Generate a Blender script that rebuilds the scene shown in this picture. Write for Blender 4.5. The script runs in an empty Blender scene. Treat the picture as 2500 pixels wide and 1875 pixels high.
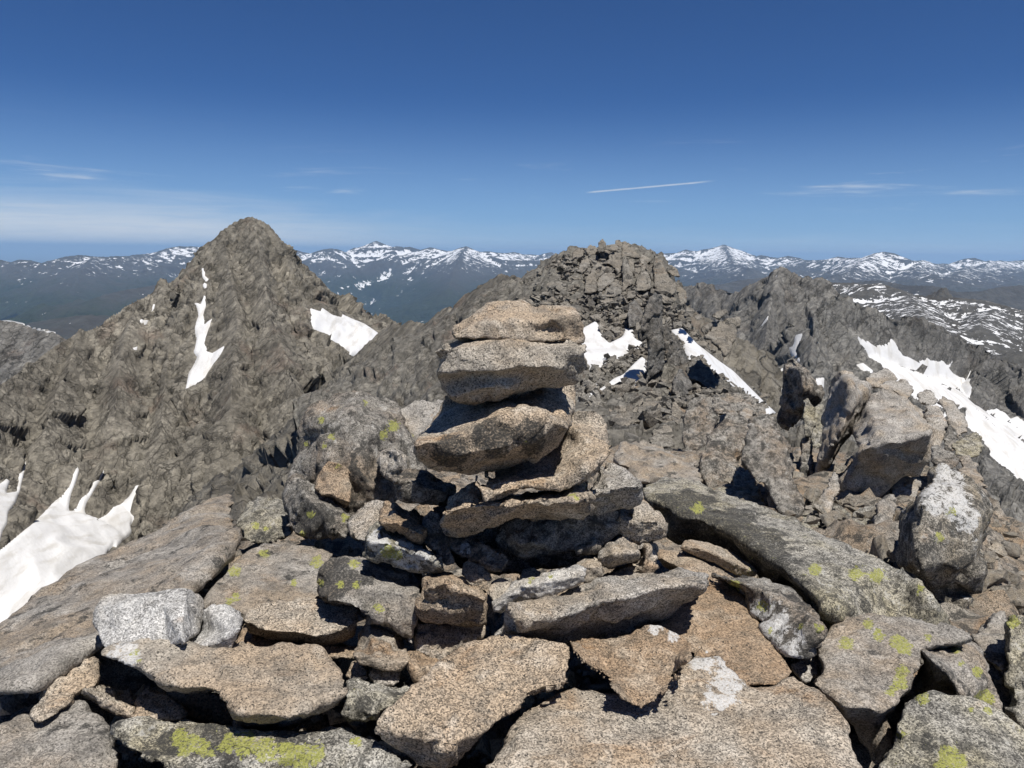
import bpy, bmesh, math, random
import numpy as np
from mathutils import Vector, Matrix
from mathutils.geometry import delaunay_2d_cdt
random.seed(7)
scene = bpy.context.scene
COL = scene.collection

# ------------------------------------------------------------------ camera
F = 1819.0                                   # focal length in pixels of a 2500 x 1875 frame
PITCH, ROLL = math.radians(10.05), math.radians(0.66)
CAMZ = 1.5
fwd = np.array([0.0, math.cos(PITCH), -math.sin(PITCH)])
rt0 = np.array([1.0, 0.0, 0.0]); up0 = np.cross(rt0, fwd)
RT = rt0 * math.cos(ROLL) + up0 * math.sin(ROLL)
UP = up0 * math.cos(ROLL) - rt0 * math.sin(ROLL)
CAM = np.array([0.0, 0.0, CAMZ])
cd = bpy.data.cameras.new('camera'); cam = bpy.data.objects.new('camera', cd); COL.objects.link(cam)
cd.sensor_width = 36.0; cd.lens = 36.0 * F / 2500.0
cd.clip_start = 0.05; cd.clip_end = 600000.0
M = Matrix.Identity(4)
for i in range(3):
    M[i][0], M[i][1], M[i][2], M[i][3] = RT[i], UP[i], -fwd[i], CAM[i]
cam.matrix_world = M
scene.camera = cam

# ------------------------------------------------------------------ sun, sky, exposure
SUN_EL, SUN_AZ = math.radians(68.0), math.radians(150.0)     # azimuth from +Y towards +X: behind the viewer, to the right
sun_dir = Vector((math.sin(SUN_AZ) * math.cos(SUN_EL), math.cos(SUN_AZ) * math.cos(SUN_EL), math.sin(SUN_EL)))
sl = bpy.data.lights.new('sun', 'SUN'); sl.energy = 4.9; sl.angle = math.radians(0.53); sl.color = (1.0, 0.955, 0.89)
so = bpy.data.objects.new('sun', sl); COL.objects.link(so)
so.rotation_euler = sun_dir.to_track_quat('Z', 'Y').to_euler()
vs = scene.view_settings
vs.view_transform = 'Standard'; vs.look = 'None'; vs.gamma = 1.0; vs.use_curve_mapping = False
vs.exposure = 0.32
scene.render.engine = 'CYCLES'
scene.cycles.use_denoising = True
scene.cycles.max_bounces = 6
scene.cycles.diffuse_bounces = 3
scene.cycles.volume_bounces = 1
scene.cycles.use_adaptive_sampling = True
scene.cycles.adaptive_threshold = 0.012


class NT:
    """small helper for node trees"""
    def __init__(self, tree):
        self.t = tree; self.n = tree.nodes; self.l = tree.links
        self.n.clear()

    def node(self, kind, **kw):
        nd = self.n.new(kind)
        ins = kw.pop('ins', {})
        for k, v in kw.items():
            setattr(nd, k, v)
        for k, v in ins.items():
            self.put(nd.inputs[k], v)
        return nd

    def put(self, sock, v):
        if isinstance(v, bpy.types.NodeSocket):
            self.l.new(v, sock)
        elif isinstance(v, bpy.types.Node):
            self.l.new(v.outputs[0], sock)
        elif isinstance(v, (tuple, list)) and len(v) == 3 and sock.type == 'RGBA':
            sock.default_value = (*v, 1.0)
        else:
            sock.default_value = v

    def math(self, op, a, b=0.0, clamp=False):
        nd = self.node('ShaderNodeMath', operation=op, use_clamp=clamp)
        self.put(nd.inputs[0], a); self.put(nd.inputs[1], b)
        return nd.outputs[0]

    def vmath(self, op, a, b=(0, 0, 0)):
        nd = self.node('ShaderNodeVectorMath', operation=op)
        self.put(nd.inputs[0], a); self.put(nd.inputs[1], b)
        return nd.outputs[0]

    def noise(self, vec, scale, detail=4.0, rough=0.55, dist=0.0):
        nd = self.node('ShaderNodeTexNoise', ins={'Scale': scale, 'Detail': detail, 'Roughness': rough, 'Distortion': dist})
        self.put(nd.inputs['Vector'], vec)
        return nd.outputs['Fac']

    def step(self, v, lo, hi, a=0.0, b=1.0):
        nd = self.node('ShaderNodeMapRange', interpolation_type='SMOOTHSTEP')
        self.put(nd.inputs[0], v); self.put(nd.inputs[1], lo); self.put(nd.inputs[2], hi); self.put(nd.inputs[3], a); self.put(nd.inputs[4], b)
        return nd.outputs[0]

    def mix(self, f, a, b, blend='MIX'):
        nd = self.node('ShaderNodeMix', data_type='RGBA', blend_type=blend, clamp_factor=True)
        self.put(nd.inputs[0], f); self.put(nd.inputs[6], a); self.put(nd.inputs[7], b)
        return nd.outputs[2]

    def attr(self, name):
        return self.node('ShaderNodeAttribute', attribute_name=name).outputs['Fac']


w = bpy.data.worlds.new('World'); scene.world = w; w.use_nodes = True
T = NT(w.node_tree)
sky = T.node('ShaderNodeTexSky', sky_type='NISHITA', sun_disc=False, sun_elevation=SUN_EL, sun_rotation=SUN_AZ,
             altitude=2900.0, air_density=1.0, dust_density=0.05, ozone_density=7.5)
gen = T.node('ShaderNodeTexCoord').outputs['Generated']
sep = T.node('ShaderNodeSeparateXYZ'); T.put(sep.inputs[0], gen)
az = T.math('ARCTAN2', sep.outputs[0], sep.outputs[1])
el = T.math('ARCSINE', sep.outputs[2])
cmb = T.node('ShaderNodeCombineXYZ'); T.put(cmb.inputs[0], T.math('MULTIPLY', az, 2.0)); T.put(cmb.inputs[1], T.math('MULTIPLY', el, 26.0))
sw = T.noise(cmb, 1.6, 6, 0.62, 0.6)                                           # long cirrus streaks
cmb2 = T.node('ShaderNodeCombineXYZ'); T.put(cmb2.inputs[0], T.math('MULTIPLY', az, 9.0)); T.put(cmb2.inputs[1], T.math('MULTIPLY', el, 150.0))
fine = T.noise(cmb2, 1.5, 7, 0.65, 0.3)
cmb3 = T.node('ShaderNodeCombineXYZ'); T.put(cmb3.inputs[0], T.math('MULTIPLY', az, 1.0))
side = T.noise(cmb3, 1.1, 2, 0.4)
# a veil of cirrus low over the plain, thicker on the western side
west = T.step(az, 0.05, -0.45)
veil_top = T.math('ADD', T.math('MULTIPLY', west, 0.035), T.math('ADD', 0.030, T.math('MULTIPLY', T.math('SUBTRACT', sw, 0.5), 0.06)))
veil = T.math('MULTIPLY', T.step(T.math('SUBTRACT', veil_top, el), -0.014, 0.052), T.math('ADD', 0.36, T.math('MULTIPLY', west, 0.54)))
veil = T.math('MULTIPLY', veil, T.step(fine, 0.18, 0.62, 0.62, 1.0))
streak = T.math('MULTIPLY', T.step(sw, 0.56, 0.72), T.math('MULTIPLY', T.step(el, 0.02, 0.045), T.step(el, 0.16, 0.07)))
streak = T.math('MULTIPLY', streak, T.step(fine, 0.36, 0.66, 0.05, 0.5))
low = T.math('MULTIPLY', T.step(el, -0.006, 0.001), T.step(T.math('ADD', el, T.math('MULTIPLY', T.math('SUBTRACT', fine, 0.5), 0.02)), 0.010, 0.002))
low = T.math('MULTIPLY', low, T.step(fine, 0.30, 0.55, 0.25, 0.75))
# one old contrail
ct = T.math('SUBTRACT', T.math('ADD', T.math('MULTIPLY', T.math('SUBTRACT', az, 0.17), 0.085), 0.0835), el)
ct = T.math('ABSOLUTE', T.math('ADD', ct, T.math('MULTIPLY', T.math('SUBTRACT', fine, 0.5), 0.0015)))
ctw = T.math('MULTIPLY', T.step(ct, 0.0015, 0.0003), T.math('MULTIPLY', T.step(az, 0.09, 0.105), T.step(az, 0.26, 0.225)))
ctw = T.math('MULTIPLY', ctw, 0.55)
pale = T.math('MULTIPLY', T.step(el, .20, -.03), .52)                          # the sky pales towards the horizon
cl = T.math('MAXIMUM', T.math('MAXIMUM', veil, streak), T.math('MAXIMUM', low, ctw), True)
blue = T.mix(1.0, sky.outputs[0], (.50, .78, 1.10), 'MULTIPLY')      # clear dry air at three thousand metres
blue = T.mix(pale, blue, (5.9, 9.3, 13.6))
col = T.mix(cl, blue, (11.0, 11.7, 12.5))
bg = T.node('ShaderNodeBackground', ins={'Strength': 0.051}); T.put(bg.inputs['Color'], col)
out = T.node('ShaderNodeOutputWorld'); T.l.new(bg.outputs[0], out.inputs['Surface'])

# ------------------------------------------------------------------ numpy noise


def _h(ix, iy, iz, seed):
    n = (ix.astype(np.int64) * 374761393 + iy.astype(np.int64) * 668265263 + iz.astype(np.int64) * 2147483647 + seed * 974634557) & 0xFFFFFFFF
    n = ((n ^ (n >> 13)) * 1274126177) & 0xFFFFFFFF
    n = ((n ^ (n >> 16)) * 2246822519) & 0xFFFFFFFF
    return (n ^ (n >> 15)) & 0xFFFFFFFF


_G = np.random.RandomState(3).normal(size=(256, 3)); _G /= np.linalg.norm(_G, axis=1)[:, None]
_G = _G.astype(np.float32)


def perlin(p, seed=0):
    p = np.asarray(p, dtype=np.float64)
    i = np.floor(p); f = (p - i).astype(np.float32); i = i.astype(np.int64)
    u = f * f * f * (f * (f * 6 - 15) + 10)
    r = 0
    for dx in (0, 1):
        wx = u[:, 0] if dx else 1 - u[:, 0]
        for dy in (0, 1):
            wy = u[:, 1] if dy else 1 - u[:, 1]
            for dz in (0, 1):
                wz = u[:, 2] if dz else 1 - u[:, 2]
                g = _G[_h(i[:, 0] + dx, i[:, 1] + dy, i[:, 2] + dz, seed) & 255]
                r = r + wx * wy * wz * (g[:, 0] * (f[:, 0] - dx) + g[:, 1] * (f[:, 1] - dy) + g[:, 2] * (f[:, 2] - dz))
    return r * 1.5


def fbm(p, octs=4, gain=0.5, seed=0, lac=2.03):
    r, a = 0.0, 1.0
    for o in range(octs):
        r = r + a * perlin(p, seed + o * 17); p = p * lac + 13.7; a *= gain
    return r


def ridged(p, octs=4, gain=0.5, seed=0):
    r, a = 0.0, 1.0
    for o in range(octs):
        r = r + a * (1 - 2.2 * np.abs(perlin(p, seed + o * 17))); p = p * 2.07 + 7.3; a *= gain
    return r


def facets(p, seed=0, tilt=1.0, step=0.35):
    """broken-rock relief: every Voronoi cell is its own tilted plane"""
    p = np.asarray(p, dtype=np.float64)
    i = np.floor(p).astype(np.int64)
    best = np.full(len(p), 1e9); val = np.zeros(len(p))
    for dx in (-1, 0, 1):
        for dy in (-1, 0, 1):
            for dz in (-1, 0, 1):
                cx, cy, cz = i[:, 0] + dx, i[:, 1] + dy, i[:, 2] + dz
                h = _h(cx, cy, cz, seed)
                c = np.stack([cx + (h & 1023) / 1023.0, cy + ((h >> 10) & 1023) / 1023.0, cz + ((h >> 20) & 1023) / 1023.0], 1)
                d = p - c
                dd = (d * d).sum(1)
                g = _G[(h >> 3) & 255]
                v = step * (((h >> 7) & 255) / 127.5 - 1) + tilt * (d * g).sum(1)
                m = dd < best
                best = np.where(m, dd, best); val = np.where(m, v, val)
    return val


def smooth01(x, a, b):
    t = np.clip((x - a) / (b - a), 0, 1)
    return t * t * (3 - 2 * t)


# ------------------------------------------------------------------ pixel <-> world
REG = {'Z8': (900, 680, .3617), 'Z7': (700, 900, .3165), 'Y1': (500, 1350, .3165), 'Y2': (1100, 1350, .3165), 'Y3': (1800, 1350, .3165),
       'Y4': (1800, 850, .3165), 'Y5': (1400, 900, .2712), 'Y6': (850, 1150, .3391), 'Y7': (550, 900, .2486), 'Y8': (1400, 1100, .3165),
       'X5': (0, 1100, .3165), 'X6': (0, 1400, .3165), 'X3': (1250, 550, .3165), 'X2': (700, 550, .3165), 'X1': (0, 500, .4069),
       'X4': (1800, 550, .3165), 'W1': (1400, 560, .18083), 'W2': (1400, 820, .3152), 'W3': (2100, 900, .3152), 'W4': (2200, 1150, .2364),
       'W6': (1750, 1000, .3152), 'S': (0, 0, 1.0)}


def ray(px, py):
    a = (np.asarray(px, float) - 1250.0) / F; b = (np.asarray(py, float) - 937.5) / F
    return fwd + a[..., None] * RT - b[..., None] * UP


def at(px, py, d):
    """the point at distance d ahead (world y) seen at this pixel"""
    r = ray(np.float64(px), np.float64(py))
    return CAM + r * (d / r[1])


def project(P):
    v = P - CAM
    z = v @ fwd
    z = np.where(np.abs(z) < 1e-6, 1e-6, z)
    return 1250 + F * (v @ RT) / z, 937.5 - F * (v @ UP) / z


class H:
    """depth at which the ray reaches height z = a + b*x + c*y"""
    def __init__(self, a, b=0.0, c=0.0):
        self.a, self.b, self.c = a, b, c

    def depth(self, px, py):
        r = ray(np.float64(px), np.float64(py))
        t = (self.a - CAMZ) / (r[2] - self.b * r[0] - self.c * r[1])
        return max(0.3, min(60.0, t * r[1])) if t > 0 else 60.0


def dep(d, px, py):
    return d.depth(px, py) if isinstance(d, H) else float(d)


def pts(reg, s):
    x0, y0, k = REG[reg]
    o = []
    for q in s.split():
        v = [float(a) for a in q.split(',')]
        o.append((x0 + v[0] * k, y0 + v[1] * k) + tuple(v[2:]))
    return o


def signed_px(px, py, poly):
    """signed distance in pixels to a polygon, positive inside"""
    P = np.array([(q[0], q[1]) for q in poly]); n = len(P)
    inside = np.zeros(px.shape, bool); dmin = np.full(px.shape, 1e9)
    for i in range(n):
        ax, ay = P[i]; bx, by = P[(i + 1) % n]
        c = ((ay > py) != (by > py)) & (px < (bx - ax) * (py - ay) / ((by - ay) if by != ay else 1e-9) + ax)
        inside ^= c
        ex, ey = bx - ax, by - ay
        t = np.clip(((px - ax) * ex + (py - ay) * ey) / (ex * ex + ey * ey + 1e-9), 0, 1)
        dmin = np.minimum(dmin, np.hypot(px - ax - t * ex, py - ay - t * ey))
    return np.where(inside, dmin, -dmin)


# ------------------------------------------------------------------ meshes
def tag(o, label=None, cat=None, kind=None, group=None):
    if label: o['label'] = label
    if cat: o['category'] = cat
    if kind: o['kind'] = kind
    if group: o['group'] = group
    return o


def mesh_np(name, V, Fc, smooth=True):
    me = bpy.data.meshes.new(name)
    V = np.asarray(V, np.float32); Fc = np.asarray(Fc, np.int32); k = Fc.shape[1]
    me.vertices.add(len(V)); me.vertices.foreach_set('co', V.ravel())
    me.loops.add(Fc.size); me.loops.foreach_set('vertex_index', Fc.ravel())
    me.polygons.add(len(Fc)); me.polygons.foreach_set('loop_start', np.arange(0, Fc.size, k, dtype=np.int32))
    me.polygons.foreach_set('use_smooth', np.full(len(Fc), smooth))
    me.update(calc_edges=True); me.validate()
    return me


def add_attr(me, name, vals):
    a = me.attributes.new(name, 'FLOAT', 'POINT'); a.data.foreach_set('value', np.asarray(vals, np.float32))


def obj(name, me, mat, parent=None):
    o = bpy.data.objects.new(name, me); COL.objects.link(o)
    if mat: me.materials.clear(); me.materials.append(mat)
    if parent: o.parent = parent
    return o


def grid_faces(n, m):
    i = np.arange(n * m).reshape(n, m)
    return np.stack([i[:-1, :-1], i[:-1, 1:], i[1:, 1:], i[1:, :-1]], -1).reshape(-1, 4)


def grid_normals(P):
    du = np.gradient(P, axis=1); dv = np.gradient(P, axis=0)
    n = np.cross(du, dv); n /= np.linalg.norm(n, axis=2)[..., None] + 1e-12
    return np.where(n[..., 2:3] < 0, -n, n)


# ------------------------------------------------------------------ materials
def new_mat(name):
    m = bpy.data.materials.new(name); m.use_nodes = True
    t = NT(m.node_tree)
    b = t.node('ShaderNodeBsdfPrincipled', ins={'Roughness': 0.88, 'Specular IOR Level': 0.25})
    o = t.node('ShaderNodeOutputMaterial'); t.l.new(b.outputs[0], o.inputs['Surface'])
    return m, t, b


def granite(name, base=(.34, .31, .27), tint=(.36, .28, .20), tint_amt=.5, dark=.35, yellow=.0, white=0.0, rust=.15, grain=1.0, contrast=1.0, scale=1.0, bump=1.0, crust=0.0, cracks=.5):
    """speckled granite with crystals, rust stains and lichen; object space, so that every rock gets its own piece of it"""
    m, t, b = new_mat(name)
    oi = t.node('ShaderNodeObjectInfo'); tc = t.node('ShaderNodeTexCoord')
    off = t.node('ShaderNodeCombineXYZ')
    t.put(off.inputs[0], t.math('MULTIPLY', oi.outputs['Random'], 37.0)); t.put(off.inputs[1], t.math('MULTIPLY', oi.outputs['Random'], 91.0)); t.put(off.inputs[2], t.math('MULTIPLY', oi.outputs['Random'], 53.0))
    v = t.vmath('ADD', tc.outputs['Object'], off)
    if scale != 1.0:
        v0 = v; v = t.node('ShaderNodeVectorMath', operation='SCALE'); t.put(v.inputs[0], v0); v.inputs['Scale'].default_value = scale; v = v.outputs[0]
    big = t.noise(v, 2.3, 5, .6, .4)
    mid = t.noise(v, 9.0, 6, .65, .3)
    col = t.mix(t.step(big, .5 - .3 * tint_amt, .75 - .25 * tint_amt), base, tint)
    dk = tuple(c * .42 for c in base)
    col = t.mix(t.math('MULTIPLY', t.step(mid, .42, .68), .66), col, dk)
    pale = t.noise(t.vmath('ADD', v, (21.0, 3.0, 8.0)), 5.2, 6, .66, .5)
    col = t.mix(t.math('MULTIPLY', t.step(pale, .50, .70), .55), col, tuple(min(.8, c * 1.45 + .03) for c in base))
    # rust
    ru = t.noise(t.vmath('ADD', v, (5.1, 2.2, 9.3)), 3.1, 6, .6, .8)
    col = t.mix(t.math('MULTIPLY', t.step(ru, .66 - .3 * rust, .80 - .2 * rust), .75), col, (.27, .165, .085))
    # crystals
    vo = t.node('ShaderNodeTexVoronoi', ins={'Scale': 215.0 * grain, 'Randomness': 1.0}); t.put(vo.inputs['Vector'], v)
    sepc = t.node('ShaderNodeSeparateColor'); t.put(sepc.inputs[0], vo.outputs['Color'])
    g2 = t.noise(v, 140.0 * grain, 4, .75)
    gv = t.math('ADD', t.math('MULTIPLY', sepc.outputs[0], .55), t.math('MULTIPLY', g2, .75))
    light = t.step(gv, .36, .94, 1.0 - .60 * contrast, 1.0 + .62 * contrast)
    lc = t.node('ShaderNodeCombineColor')
    for i in range(3): t.put(lc.inputs[i], light)
    col = t.mix(t.step(oi.outputs['Random'], 0.0, 1.0, .60, 1.0), col, lc.outputs[0], 'MULTIPLY')
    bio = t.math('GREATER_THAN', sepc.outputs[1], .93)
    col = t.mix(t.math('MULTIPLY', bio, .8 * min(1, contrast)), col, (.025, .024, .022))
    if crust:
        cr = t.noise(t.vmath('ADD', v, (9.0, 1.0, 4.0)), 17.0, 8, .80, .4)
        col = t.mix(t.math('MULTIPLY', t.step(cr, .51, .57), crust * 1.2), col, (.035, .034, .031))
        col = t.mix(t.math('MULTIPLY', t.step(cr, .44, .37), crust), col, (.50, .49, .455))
    # dark crust lichen
    dl = t.noise(t.vmath('ADD', v, (1.7, 8.2, 3.1)), 7.5, 7, .68, .3)
    paint = t.node('ShaderNodeAttribute', attribute_name='dark_spot').outputs['Fac']
    dl2 = t.math('ADD', dl, t.math('MULTIPLY', paint, .30))
    dm = t.math('MULTIPLY', t.step(dl2, .69 - .30 * dark, .75 - .30 * dark), t.step(t.noise(v, 110.0 * grain, 3, .65), .34, .58, .45, .95))
    col = t.mix(dm, col, (.040, .039, .036))
    # pale quartz / grey-white crust
    wp = t.attr('white_spot')
    wl = t.math('ADD', t.noise(t.vmath('ADD', v, (11.7, 4.2, 6.1)), 14.0, 7, .74, .2), t.math('MULTIPLY', wp, .36))
    wm = t.math('MULTIPLY', t.step(wl, .80 - .35 * white, .86 - .35 * white), t.step(g2, .34, .56, .25, .95))
    if crust: wm = t.math('MULTIPLY', wm, t.step(cr, .58, .50))
    col = t.mix(wm, col, (.58, .575, .56))
    # map lichen
    yp = t.attr('yellow_spot')
    yn = t.noise(t.vmath('ADD', v, (3.7, 14.2, 0.1)), 30.0, 6, .70, .25)
    yl = t.math('ADD', yn, t.math('MULTIPLY', yp, .33))
    ym = t.math('MULTIPLY', t.step(yl, .80 - .24 * yellow, .83 - .24 * yellow), t.step(t.noise(v, 120.0 * grain, 3, .6), .36, .52, .10, .92))
    col = t.mix(ym, col, t.mix(t.step(g2, .4, .6), (.23, .24, .05), (.36, .36, .11)))
    ve = t.node('ShaderNodeTexVoronoi', feature='DISTANCE_TO_EDGE', ins={'Scale': 2.1})
    t.put(ve.inputs['Vector'], t.vmath('ADD', t.vmath('MULTIPLY', v, (1.0, 1.0, 2.2)), t.vmath('MULTIPLY', t.node('ShaderNodeCombineXYZ', ins={0: mid, 1: big, 2: mid}).outputs[0], (.5, .9, .5))))
    ck = t.math('MULTIPLY', t.step(ve.outputs['Distance'], .012, .002), t.math('MULTIPLY', t.step(ru, .50, .56), cracks))
    col = t.mix(ck, col, (.02, .018, .016))
    t.put(b.inputs['Base Color'], col)
    hh = t.math('ADD', t.math('MULTIPLY', t.noise(v, 26.0, 6, .7), 1.0), t.math('MULTIPLY', gv, .28))
    hh = t.math('SUBTRACT', t.math('ADD', hh, t.math('MULTIPLY', mid, .9)), t.math('MULTIPLY', ck, .8))
    bp = t.node('ShaderNodeBump', ins={'Strength': .75 * bump, 'Distance': .022 / scale}); t.put(bp.inputs['Height'], hh)
    t.l.new(bp.outputs[0], b.inputs['Normal'])
    return m


def cliff_mat(name, base=(.20, .185, .155), light=(.33, .30, .25), dark=(.075, .07, .062), rust=(.15, .10, .075), s=1.0, bump=1.0):
    """rock face seen from far: fractured, stained, no single crystals; s = size of the pattern in metres"""
    m, t, b = new_mat(name)
    v = t.node('ShaderNodeNewGeometry').outputs['Position']
    sc = t.node('ShaderNodeVectorMath', operation='SCALE'); t.put(sc.inputs[0], v); sc.inputs['Scale'].default_value = 1.0 / s; v = sc.outputs[0]
    vr = t.node('ShaderNodeVectorRotate', rotation_type='Y_AXIS', ins={'Angle': math.radians(-28)}); t.put(vr.inputs['Vector'], v)
    st = t.vmath('MULTIPLY', vr, (1.0, 1.0, .28))
    a = t.noise(st, .16, 6, .62, .6); c = t.noise(v, 1.1, 7, .70, .3); d = t.noise(t.vmath('ADD', v, (31, 7, 3)), .42, 6, .65, .5)
    vo = t.node('ShaderNodeTexVoronoi', ins={'Scale': .75}); t.put(vo.inputs['Vector'], t.vmath('ADD', st, t.vmath('MULTIPLY', t.node('ShaderNodeCombineXYZ', ins={0: c, 1: d, 2: a}).outputs[0], (1.2, 1.2, 1.2))))
    sepc = t.node('ShaderNodeSeparateColor'); t.put(sepc.inputs[0], vo.outputs['Color'])
    col = t.mix(t.step(a, .36, .66), base, tuple(.5 * (x + y) for x, y in zip(base, light)))
    col = t.mix(t.math('MULTIPLY', t.step(sepc.outputs[0], .55, .95), .5), col, light)
    lg = t.noise(t.vmath('ADD', vr, (77, 5, 41)), .055, 4, .55, .6)
    col = t.mix(t.math('MULTIPLY', t.step(lg, .50, .66), .6), col, light)
    col = t.mix(t.math('MULTIPLY', t.step(lg, .46, .34), .45), col, dark)
    col = t.mix(t.math('MULTIPLY', t.step(d, .52, .68), .6), col, dark)
    col = t.mix(t.math('MULTIPLY', t.step(t.noise(t.vmath('ADD', v, (3, 17, 5)), .22, 5, .6), .56, .70), .5), col, rust)
    col = t.mix(t.step(c, .30, .74, .0, .62), col, dark)
    crk = 0.0
    for cs, cw, amt in ((.33, .04, .55), (1.1, .06, .4)):
        ve = t.node('ShaderNodeTexVoronoi', feature='DISTANCE_TO_EDGE', ins={'Scale': cs})
        t.put(ve.inputs['Vector'], t.vmath('ADD', st, t.vmath('MULTIPLY', t.node('ShaderNodeCombineXYZ', ins={0: d, 1: c, 2: c}).outputs[0], (2.2 / (cs * 3), 2.2 / (cs * 3), 2.2 / (cs * 3)))))
        k_ = t.math('MULTIPLY', t.step(ve.outputs['Distance'], cw, .0), t.math('MULTIPLY', t.step(a if cs < 1 else d, .40, .55), amt))
        col = t.mix(k_, col, tuple(x * .35 for x in dark)); crk = t.math('MAXIMUM', k_, crk)
    v2_ = t.node('ShaderNodeTexVoronoi', ins={'Scale': 2.3}); t.put(v2_.inputs['Vector'], t.vmath('ADD', st, t.vmath('MULTIPLY', t.node('ShaderNodeCombineXYZ', ins={0: c, 1: d, 2: c}).outputs[0], (.5, .5, .5))))
    s2 = t.node('ShaderNodeSeparateColor'); t.put(s2.inputs[0], v2_.outputs['Color'])
    rib = t.noise(t.vmath('MULTIPLY', st, (1.0, 1.0, .5)), .9, 7, .72, .2)
    lv = t.math('MULTIPLY', t.step(s2.outputs[2], 0.0, 1.0, .84, 1.16), t.step(rib, .30, .70, .70, 1.30)); lc = t.node('ShaderNodeCombineColor')
    for i in range(3): t.put(lc.inputs[i], lv)
    col = t.mix(1.0, col, lc.outputs[0], 'MULTIPLY')
    t.put(b.inputs['Base Color'], col)
    hh = t.math('ADD', t.math('ADD', t.math('ADD', c, t.math('MULTIPLY', rib, .5)), t.math('MULTIPLY', sepc.outputs[1], .4)), t.math('SUBTRACT', t.math('MULTIPLY', s2.outputs[0], .3), t.math('MULTIPLY', crk, .5)))
    bp = t.node('ShaderNodeBump', ins={'Strength': .9 * bump, 'Distance': .55 * s}); t.put(bp.inputs['Height'], hh)
    t.l.new(bp.outputs[0], b.inputs['Normal'])
    return m


def snow_mat(name, s=1.0, streak=(0.3, 1.0)):
    m, t, b = new_mat(name)
    v = t.node('ShaderNodeNewGeometry').outputs['Position']
    sc = t.node('ShaderNodeVectorMath', operation='SCALE'); t.put(sc.inputs[0], v); sc.inputs['Scale'].default_value = 1.0 / s; v = sc.outputs[0]
    n1 = t.noise(v, .35, 5, .6, .3); n2 = t.noise(t.vmath('MULTIPLY', v, (1.0, .22, .22)), 1.3, 4, .6); n3 = t.noise(v, 2.4, 4, .6)
    col = t.mix(t.step(n1, .45, .75), (.60, .60, .598), (.52, .512, .492))
    col = t.mix(t.math('MULTIPLY', t.step(n2, .48, .68), .8), col, (.46, .445, .415))
    t.put(b.inputs['Base Color'], col); b.inputs['Roughness'].default_value = .55
    bp = t.node('ShaderNodeBump', ins={'Strength': .22, 'Distance': .25 * s}); t.put(bp.inputs['Height'], t.math('ADD', n3, n2))
    t.l.new(bp.outputs[0], b.inputs['Normal'])
    return m


def far_mat(name, snow_lo, snow_hi, green=True, snow_amt=.5, s=1.0, meadow=(.022, .030, .012), rock=(.046, .045, .042), snow_pat=1.0):
    """far mountain slopes: forest and meadow low, bare rock above, old snow left lying in the hollows"""
    m, t, b = new_mat(name)
    g = t.node('ShaderNodeNewGeometry')
    v = t.node('ShaderNodeVectorMath', operation='SCALE'); t.put(v.inputs[0], g.outputs['Position']); v.inputs['Scale'].default_value = 1.0 / s; v = v.outputs[0]
    sp = t.node('ShaderNodeSeparateXYZ'); t.put(sp.inputs[0], g.outputs['Position']); z = sp.outputs[2]
    n1 = t.noise(v, .0016, 6, .62, .5); n2 = t.noise(v, .009, 6, .65, .4); n3 = t.noise(v, .0075, 7, .66, .8)
    col = t.mix(t.step(n2, .38, .66), rock, tuple(c * 1.55 for c in rock))
    col = t.mix(t.math('MULTIPLY', t.step(n1, .45, .65), .6), col, (.036, .030, .022))
    zn = t.math('ADD', z, t.math('MULTIPLY', t.math('SUBTRACT', n1, .5), 700.0))
    if green:
        col = t.mix(t.step(zn, -420.0, -900.0), col, t.mix(t.step(n2, .4, .6), meadow, tuple(c * .55 for c in meadow)))
        col = t.mix(t.math('MULTIPLY', t.step(zn, -900.0, -1250.0), t.step(n3, .40, .54, .35, .95)), col, (.010, .018, .009))
    hgt = t.attr('hollow')
    sn = t.math('ADD', t.math('ADD', n3, t.math('MULTIPLY', t.math('SUBTRACT', n2, .5), .85)), t.math('MULTIPLY', hgt, .24 * snow_pat))
    thr = t.step(t.math('ADD', z, t.math('MULTIPLY', t.math('SUBTRACT', n1, .5), 380.0)), snow_lo, snow_hi, .80, .80 - .62 * snow_amt)
    sm = t.step(t.math('SUBTRACT', sn, thr), -.008, .012)
    col = t.mix(sm, col, (.70, .71, .72))
    t.put(b.inputs['Base Color'], col); b.inputs['Roughness'].default_value = .95
    bp = t.node('ShaderNodeBump', ins={'Strength': .9, 'Distance': 45.0 * s}); t.put(bp.inputs['Height'], t.math('ADD', n2, n3))
    t.l.new(bp.outputs[0], b.inputs['Normal'])
    return m
# ------------------------------------------------------------------ terrain
def poly3(reg, s):
    """a crest line: pixel x, y and distance, turned into points of the place"""
    return np.array([at(q[0], q[1], q[2]) for q in pts(reg, s)])


def crest(X, Y, lines, prof):
    """height field that falls away from crest lines; returns height and distance to the crest that rules it"""
    best = np.full(X.shape, -1e9); dist = np.full(X.shape, 1e9)
    for L, pf in lines:
        pf = pf or prof
        for a, b in zip(L[:-1], L[1:]):
            ex, ey = b[0] - a[0], b[1] - a[1]
            t = np.clip(((X - a[0]) * ex + (Y - a[1]) * ey) / (ex * ex + ey * ey + 1e-9), 0, 1)
            d = np.hypot(X - a[0] - t * ex, Y - a[1] - t * ey)
            z = a[2] + t * (b[2] - a[2]) - pf(d)
            m = z > best
            best = np.where(m, z, best); dist = np.where(m, d, dist)
    return best, dist


def interp(y, tab):
    a = np.array(tab); return np.interp(y, a[:, 0], a[:, 1])


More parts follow.
